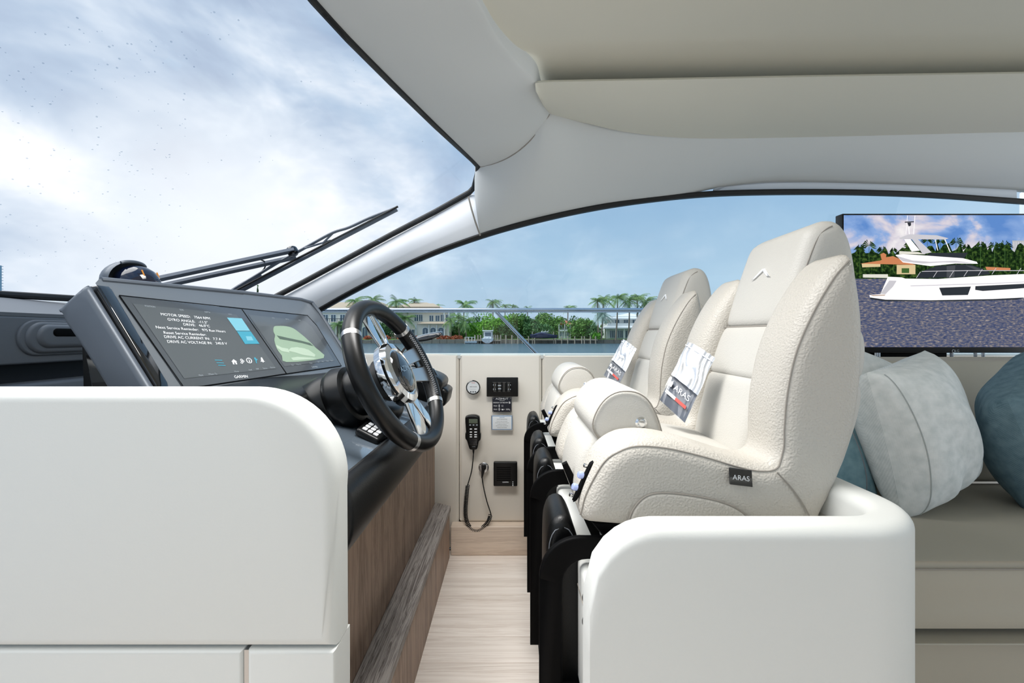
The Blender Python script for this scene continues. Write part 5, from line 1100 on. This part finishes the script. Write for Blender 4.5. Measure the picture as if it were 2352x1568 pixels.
PL = [(815, 690, 'far palm tops behind the left mansion roof beside the pillar', 120, 3.0), (857, 688, 'wide feathery palm rising over the roof just right of the pillar', 121, 3.0), (910, 692, 'windswept palm above the mansion roofs, tallest near the wheel', 113, 3.4), (951, 690, 'small star-shaped palm between the two mansion roofs', 124, 2.2), (1003, 702, 'low palm at the right end of the mansion roof', 123, 1.9), (1066, 700, 'windswept palm with drooping crown right of the mansion', 118, 3.6), (1132, 694, 'lone palm crown poking above the rail near the strut top', 125, 2.7),
      (1160, 703, 'left palm of the distant row right of the strut', 132, 2.0), (1178, 703, 'second palm of the distant row right of the strut', 134, 1.9), (1212, 707, 'far small palm right end of the distant row', 135, 1.8), (1305, 706, 'single palm above the trees over the small orange-roofed house', 126, 2.2), (1372, 692, 'palm left of the tall right-hand group', 112, 3.0), (1386, 686, 'dense palm behind the blue-grey palm', 116, 2.7), (1419, 684, 'tall palm with yellowing fronds in front of the white villa', 107, 3.3), (1446, 690, 'middle palm of the tall group by the villa', 109, 2.9), (1464, 684, 'tall palm right of the middle in the villa group', 110, 3.0), (1484, 692, 'rightmost tall palm beside the second seat headrest', 111, 3.0),
      (930, 732, 'garden palm in front of the mansion beside the wheel rim', 112, 3.2), (905, 722, 'garden palm seen through the steering wheel top', 112.5, 2.6), (775, 746, 'garden palm by the left wing seen beside the display', 112, 2.8), (1036, 736, 'left of the garden palms between mansion and bright tree', 112, 2.6), (1052, 728, 'middle garden palm right of the mansion', 113, 2.8), (1068, 738, 'right garden palm next to the bright green tree', 112, 2.7)]
for i, (px, top, lb, Y, r_) in enumerate(PL): palm(px, top, lb, Y, r=r_, seed=i+10, base=781, n=22 if r_ > 2.5 else 16)
palm(1384, 722, 'silvery blue-green fan palm left of the white villa', 108.5, r=2.5, seed=77, m='leaf_blue', n=34, wind=0)
def tree(px, top, bot, wpx, Y, lb, m='leaf', seed=0, grp='broadleaf trees on the far shore', n=2600, nm='tree', cone=False):
    rd = np.random.RandomState(seed); x0, zt, zb = X(px, Y), Zp(top, Y), Zp(bot, Y); w = wpx*Y/1000/2; H = zt-zb; t = thing(nm, (x0, Y, zb), lb, 'tree', grp)
    mk('trunk', tube([(x0, Y, zb), (x0+.1, Y, zb+H*.6)], .2, 6), 'trunk', t); V = []; Fc = []
    cl = [(x0+rd.uniform(-.6, .6)*w, Y+rd.uniform(-.8, .8)*min(w, 3), zb+H*rd.uniform(.22, .80), rd.uniform(.28, .50)) for _ in range(16)]
    if cone: cl = [(x0, Y, zb+H*f, .5*(1.05-f)) for f in np.linspace(.1, .98, 12)]
    for i in range(n):
        c = cl[rd.randint(len(cl))]; d = rd.normal(size=3); d /= np.linalg.norm(d); rr_ = (.75+.3*rd.rand())
        R1 = w*c[3]*1.5; R2 = min(H*c[3]*.75, w*c[3]*1.6)
        if cone: R1 = w*2*c[3]; R2 = H*.1
        p = np.array([c[0]+d[0]*R1*rr_, c[1]+d[1]*R1*.8*rr_, c[2]+d[2]*R2*rr_])
        a = rd.normal(size=3); a /= np.linalg.norm(a); b = np.cross(a, rd.normal(size=3)); b /= np.linalg.norm(b); s = rd.uniform(.16, .34); k = len(V)
        V += [tuple(p-a*s), tuple(p+b*s*.7), tuple(p+a*s), tuple(p-b*s*.7)]; Fc.append((k, k+1, k+2, k+3))
    mk('foliage', (V, Fc), m, t, smooth=False)
TR = [(1118, 716, 781, 58, 114, 'bright green bushy tree behind the white boat', 'leaf_bright'), (1150, 726, 781, 48, 118, 'round tree right behind the rail strut', 'leaf_bright'), (1090, 744, 781, 34, 116, 'lower shrubby tree left of the white boat', 'leaf_bright'),
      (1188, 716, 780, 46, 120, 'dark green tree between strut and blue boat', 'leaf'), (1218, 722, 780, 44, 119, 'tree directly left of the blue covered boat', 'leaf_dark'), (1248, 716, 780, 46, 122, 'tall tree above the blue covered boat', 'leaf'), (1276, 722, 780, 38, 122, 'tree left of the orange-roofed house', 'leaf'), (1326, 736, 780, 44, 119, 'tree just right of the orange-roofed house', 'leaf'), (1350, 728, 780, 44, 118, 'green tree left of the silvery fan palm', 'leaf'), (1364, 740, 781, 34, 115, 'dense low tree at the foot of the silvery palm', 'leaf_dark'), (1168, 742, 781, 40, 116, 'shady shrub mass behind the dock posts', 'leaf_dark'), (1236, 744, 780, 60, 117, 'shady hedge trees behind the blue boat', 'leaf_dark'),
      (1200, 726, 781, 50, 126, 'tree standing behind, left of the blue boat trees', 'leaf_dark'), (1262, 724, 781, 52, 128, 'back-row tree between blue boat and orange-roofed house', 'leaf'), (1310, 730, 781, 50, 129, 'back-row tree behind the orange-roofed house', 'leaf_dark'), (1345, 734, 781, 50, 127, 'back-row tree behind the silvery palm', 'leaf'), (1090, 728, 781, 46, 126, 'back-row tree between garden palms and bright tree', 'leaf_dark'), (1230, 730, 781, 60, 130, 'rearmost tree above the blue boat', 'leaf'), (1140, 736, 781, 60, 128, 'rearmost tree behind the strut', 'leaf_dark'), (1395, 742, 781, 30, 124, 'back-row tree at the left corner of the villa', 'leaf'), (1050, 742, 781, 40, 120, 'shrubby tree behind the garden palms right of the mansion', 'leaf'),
      (1370, 766, 781, 20, 109, 'rounded shrub on the lawn edge by the villa', 'leaf_bright'), (880, 738, 781, 40, 115, 'shrubby tree in the mansion garden behind the wheel', 'leaf_dark'), (1490, 746, 781, 36, 112, 'shrubs at the right side of the villa', 'leaf')]
for i, (px, a, b, w_, Y, lb, m) in enumerate(TR): tree(px, a, b, w_, Y, lb, m, i+3)
tree(592, 664, 781, 12, 112, 'slim conical cypress seen low through the windscreen', 'leaf_dark', 60, 'cypress by the mansion', 500, 'cypress', True)
for i, px in enumerate((845, 888, 922, 938, 955, 973, 1012, 1026, 1044, 1054)):
    rd = np.random.RandomState(i); V = []; Fc = []; Y = 110.8; c = np.array([X(px, Y), Y, Zp(777, Y)])
    for k in range(160):
        d = rd.normal(size=3); d /= np.linalg.norm(d); p = c+d*np.array([.95, .5, .62]); p[2] = max(p[2], GZ-.1); a = rd.normal(size=3)*.16; b = rd.normal(size=3)*.16; n_ = len(V); V += [tuple(p-a), tuple(p+b), tuple(p+a), tuple(p-b)]; Fc.append((n_, n_+1, n_+2, n_+3))
    o = mk('flowering_shrub', (V, Fc), 'bloom', smooth=False, label='orange flowering shrub on the far seawall, %s of ten counting from the left' % ('first second third fourth fifth sixth seventh eighth ninth last'.split()[i]), cat='shrub', group='orange shrubs along the seawall')
# dock, posts, boats
dk = thing('dock', (X(1110), 107, ZW), 'wooden dock with pilings around the white boat', 'dock')
mk('deck', box(X(1066, 107), 106.5, Zp(782, 107)-.1, X(1150, 107), 109.3, Zp(781, 107)), 'post_wood', dk, smooth=False)
for px in (1068, 1076, 1084, 1091, 1098, 1104, 1133, 1138, 1143, 1150, 1162, 1176, 1190): mk('piling', cyl((X(px, 107), 107, ZW-.5), (X(px, 107), 107, Zp(769 if px > 1090 else 774, 107)), .17, 8), 'post_wood', dk)
dk = thing('dock', (X(1270), 108.5, ZW), 'low dark dock with pale posts below the trees, right of the strut', 'dock')
mk('deck', box(X(1196, 108.5), 108, Zp(779.5, 108)-.2, X(1372, 108.5), 109.2, Zp(779.5, 108)+.1), 'post_wood', dk, smooth=False)
for px in (1200, 1214, 1228, 1276, 1290, 1304, 1320, 1336, 1342, 1356, 1368): mk('piling', cyl((X(px, 108), 107.9, ZW-.5), (X(px, 108), 107.9, Zp(772, 108)), .14, 8), 'post_wood', dk)
def hull(L_, W_, H_, o, yaw, m, parent, name='hull'):
    rows = []
    for i in range(13):
        s = i/12; w = W_/2*(1-(max(0, s-.45)/.55)**2.2); sh = H_*(1+.25*s*s); rows.append([(L_*(s-.5)-.04*L_*(1-s), -w, sh), (L_*(s-.5), -w*.85, H_*.45), (L_*(s-.5), -w*.3, 0+.25*H_*max(0, s-.7)*2), (L_*(s-.5), w*.3, .25*H_*max(0, s-.7)*2), (L_*(s-.5), w*.85, H_*.45), (L_*(s-.5)-.04*L_*(1-s), w, sh)])
    V, Fc = loft(rows); m_ = 6; Fc += [tuple(range(6))]; Fc += [(i*m_, (i+1)*m_, (i+1)*m_+5, i*m_+5) for i in range(12)]
    c, s_ = math.cos(yaw), math.sin(yaw); return mk(name, ([(o[0]+x*c-y*s_, o[1]+x*s_+y*c, o[2]+z) for x, y, z in V], Fc), m, parent, sharp=30)
def B(o, x0, y0, z0, x1, y1, z1, m, name, p, b=.05): return mk(name, box(o[0]+x0, o[1]+y0, o[2]+z0, o[0]+x1, o[1]+y1, o[2]+z1, b), m, p, smooth=False)
o = (X(1120, 105.5), 105.5, ZW+.15); bt = thing('motorboat', o, 'white sport fishing boat moored stern-on at the dock', 'boat')
hull(8.5, 2.9, 1.15, (o[0], o[1]+3, o[2]), math.pi/2, 'boat_white', bt)
B(o, -1.0, 1.4, 1.0, 1.0, 3.4, 2.9, 'boat_white', 'cabin', bt, .2); B(o, -.75, 1.32, 1.7, .75, 1.42, 2.6, 'win_glass', 'windscreen', bt, .02); B(o, -1.35, .6, 2.95, 1.35, 3.8, 3.15, 'boat_white', 'hardtop', bt, .08)
for q in (-.8, 0, .8): B(o, q-.22, -1.35, .25, q+.22, -.7, 1.35, 'boat_white', 'outboard_motor', bt, .12)
for q in (-1.2, 1.2): mk('antenna', cyl((o[0]+q, o[1]+2, o[2]+3.1), (o[0]+q*1.1, o[1]+1.6, o[2]+4.0), .03, 5), 'boat_white', bt)
for q in (-1.15, 1.15): mk('post', cyl((o[0]+q, o[1]+1.2, o[2]+1.1), (o[0]+q, o[1]+1.2, o[2]+3.0), .05, 6), 'steel', bt)
o = (X(1082, 106), 105.6, ZW+.1); bt = thing('tender', o, 'tiny white float with railings at the end of the left dock', 'boat')
hull(2.9, 1.2, .5, o, 0, 'boat_white', bt)
for q in (-1.2, -.5, .2, .9): mk('rail_post', cyl((o[0]+q, o[1], o[2]+.45), (o[0]+q, o[1], o[2]+1.5), .05, 6), 'boat_white', bt)
mk('rail', cyl((o[0]-1.3, o[1], o[2]+1.5), (o[0]+1.0, o[1], o[2]+1.5), .05, 6), 'boat_white', bt)
o = (X(1248, 106), 106, Zp(776, 106)); bt = thing('covered_boat', o, 'motorboat under a navy blue cover on a boat lift', 'boat')
hull(6.4, 2.0, .75, o, math.pi, 'boat_navy', bt, 'cover')
mk('cover_top', inflate(spl([(-2.9, .6), (-1.6, .95), (0, 1.35), (1.2, 1.3), (2.7, .75), (2.8, .55)], 4, True), 1.5, .3, fn=lambda u, v, h: (o[0]+u*-1, o[1]+h, o[2]+v)), 'boat_navy', bt)
B(o, -.6, -.3, 1.4, 1.2, .3, 1.55, 'boat_white', 'folded_top', bt, .03)
for q in (-2.6, 2.6): mk('lift_post', cyl((o[0]+q, o[1]+.9, ZW), (o[0]+q, o[1]+.9, o[2]+1.6), .1, 6), 'post_wood', bt)
for q in (-.5, .3, 1.0): mk('light_mast', cyl((o[0]+q, o[1], o[2]+1.4), (o[0]+q+.3, o[1], o[2]+1.95), .03, 5), 'boat_white', bt)
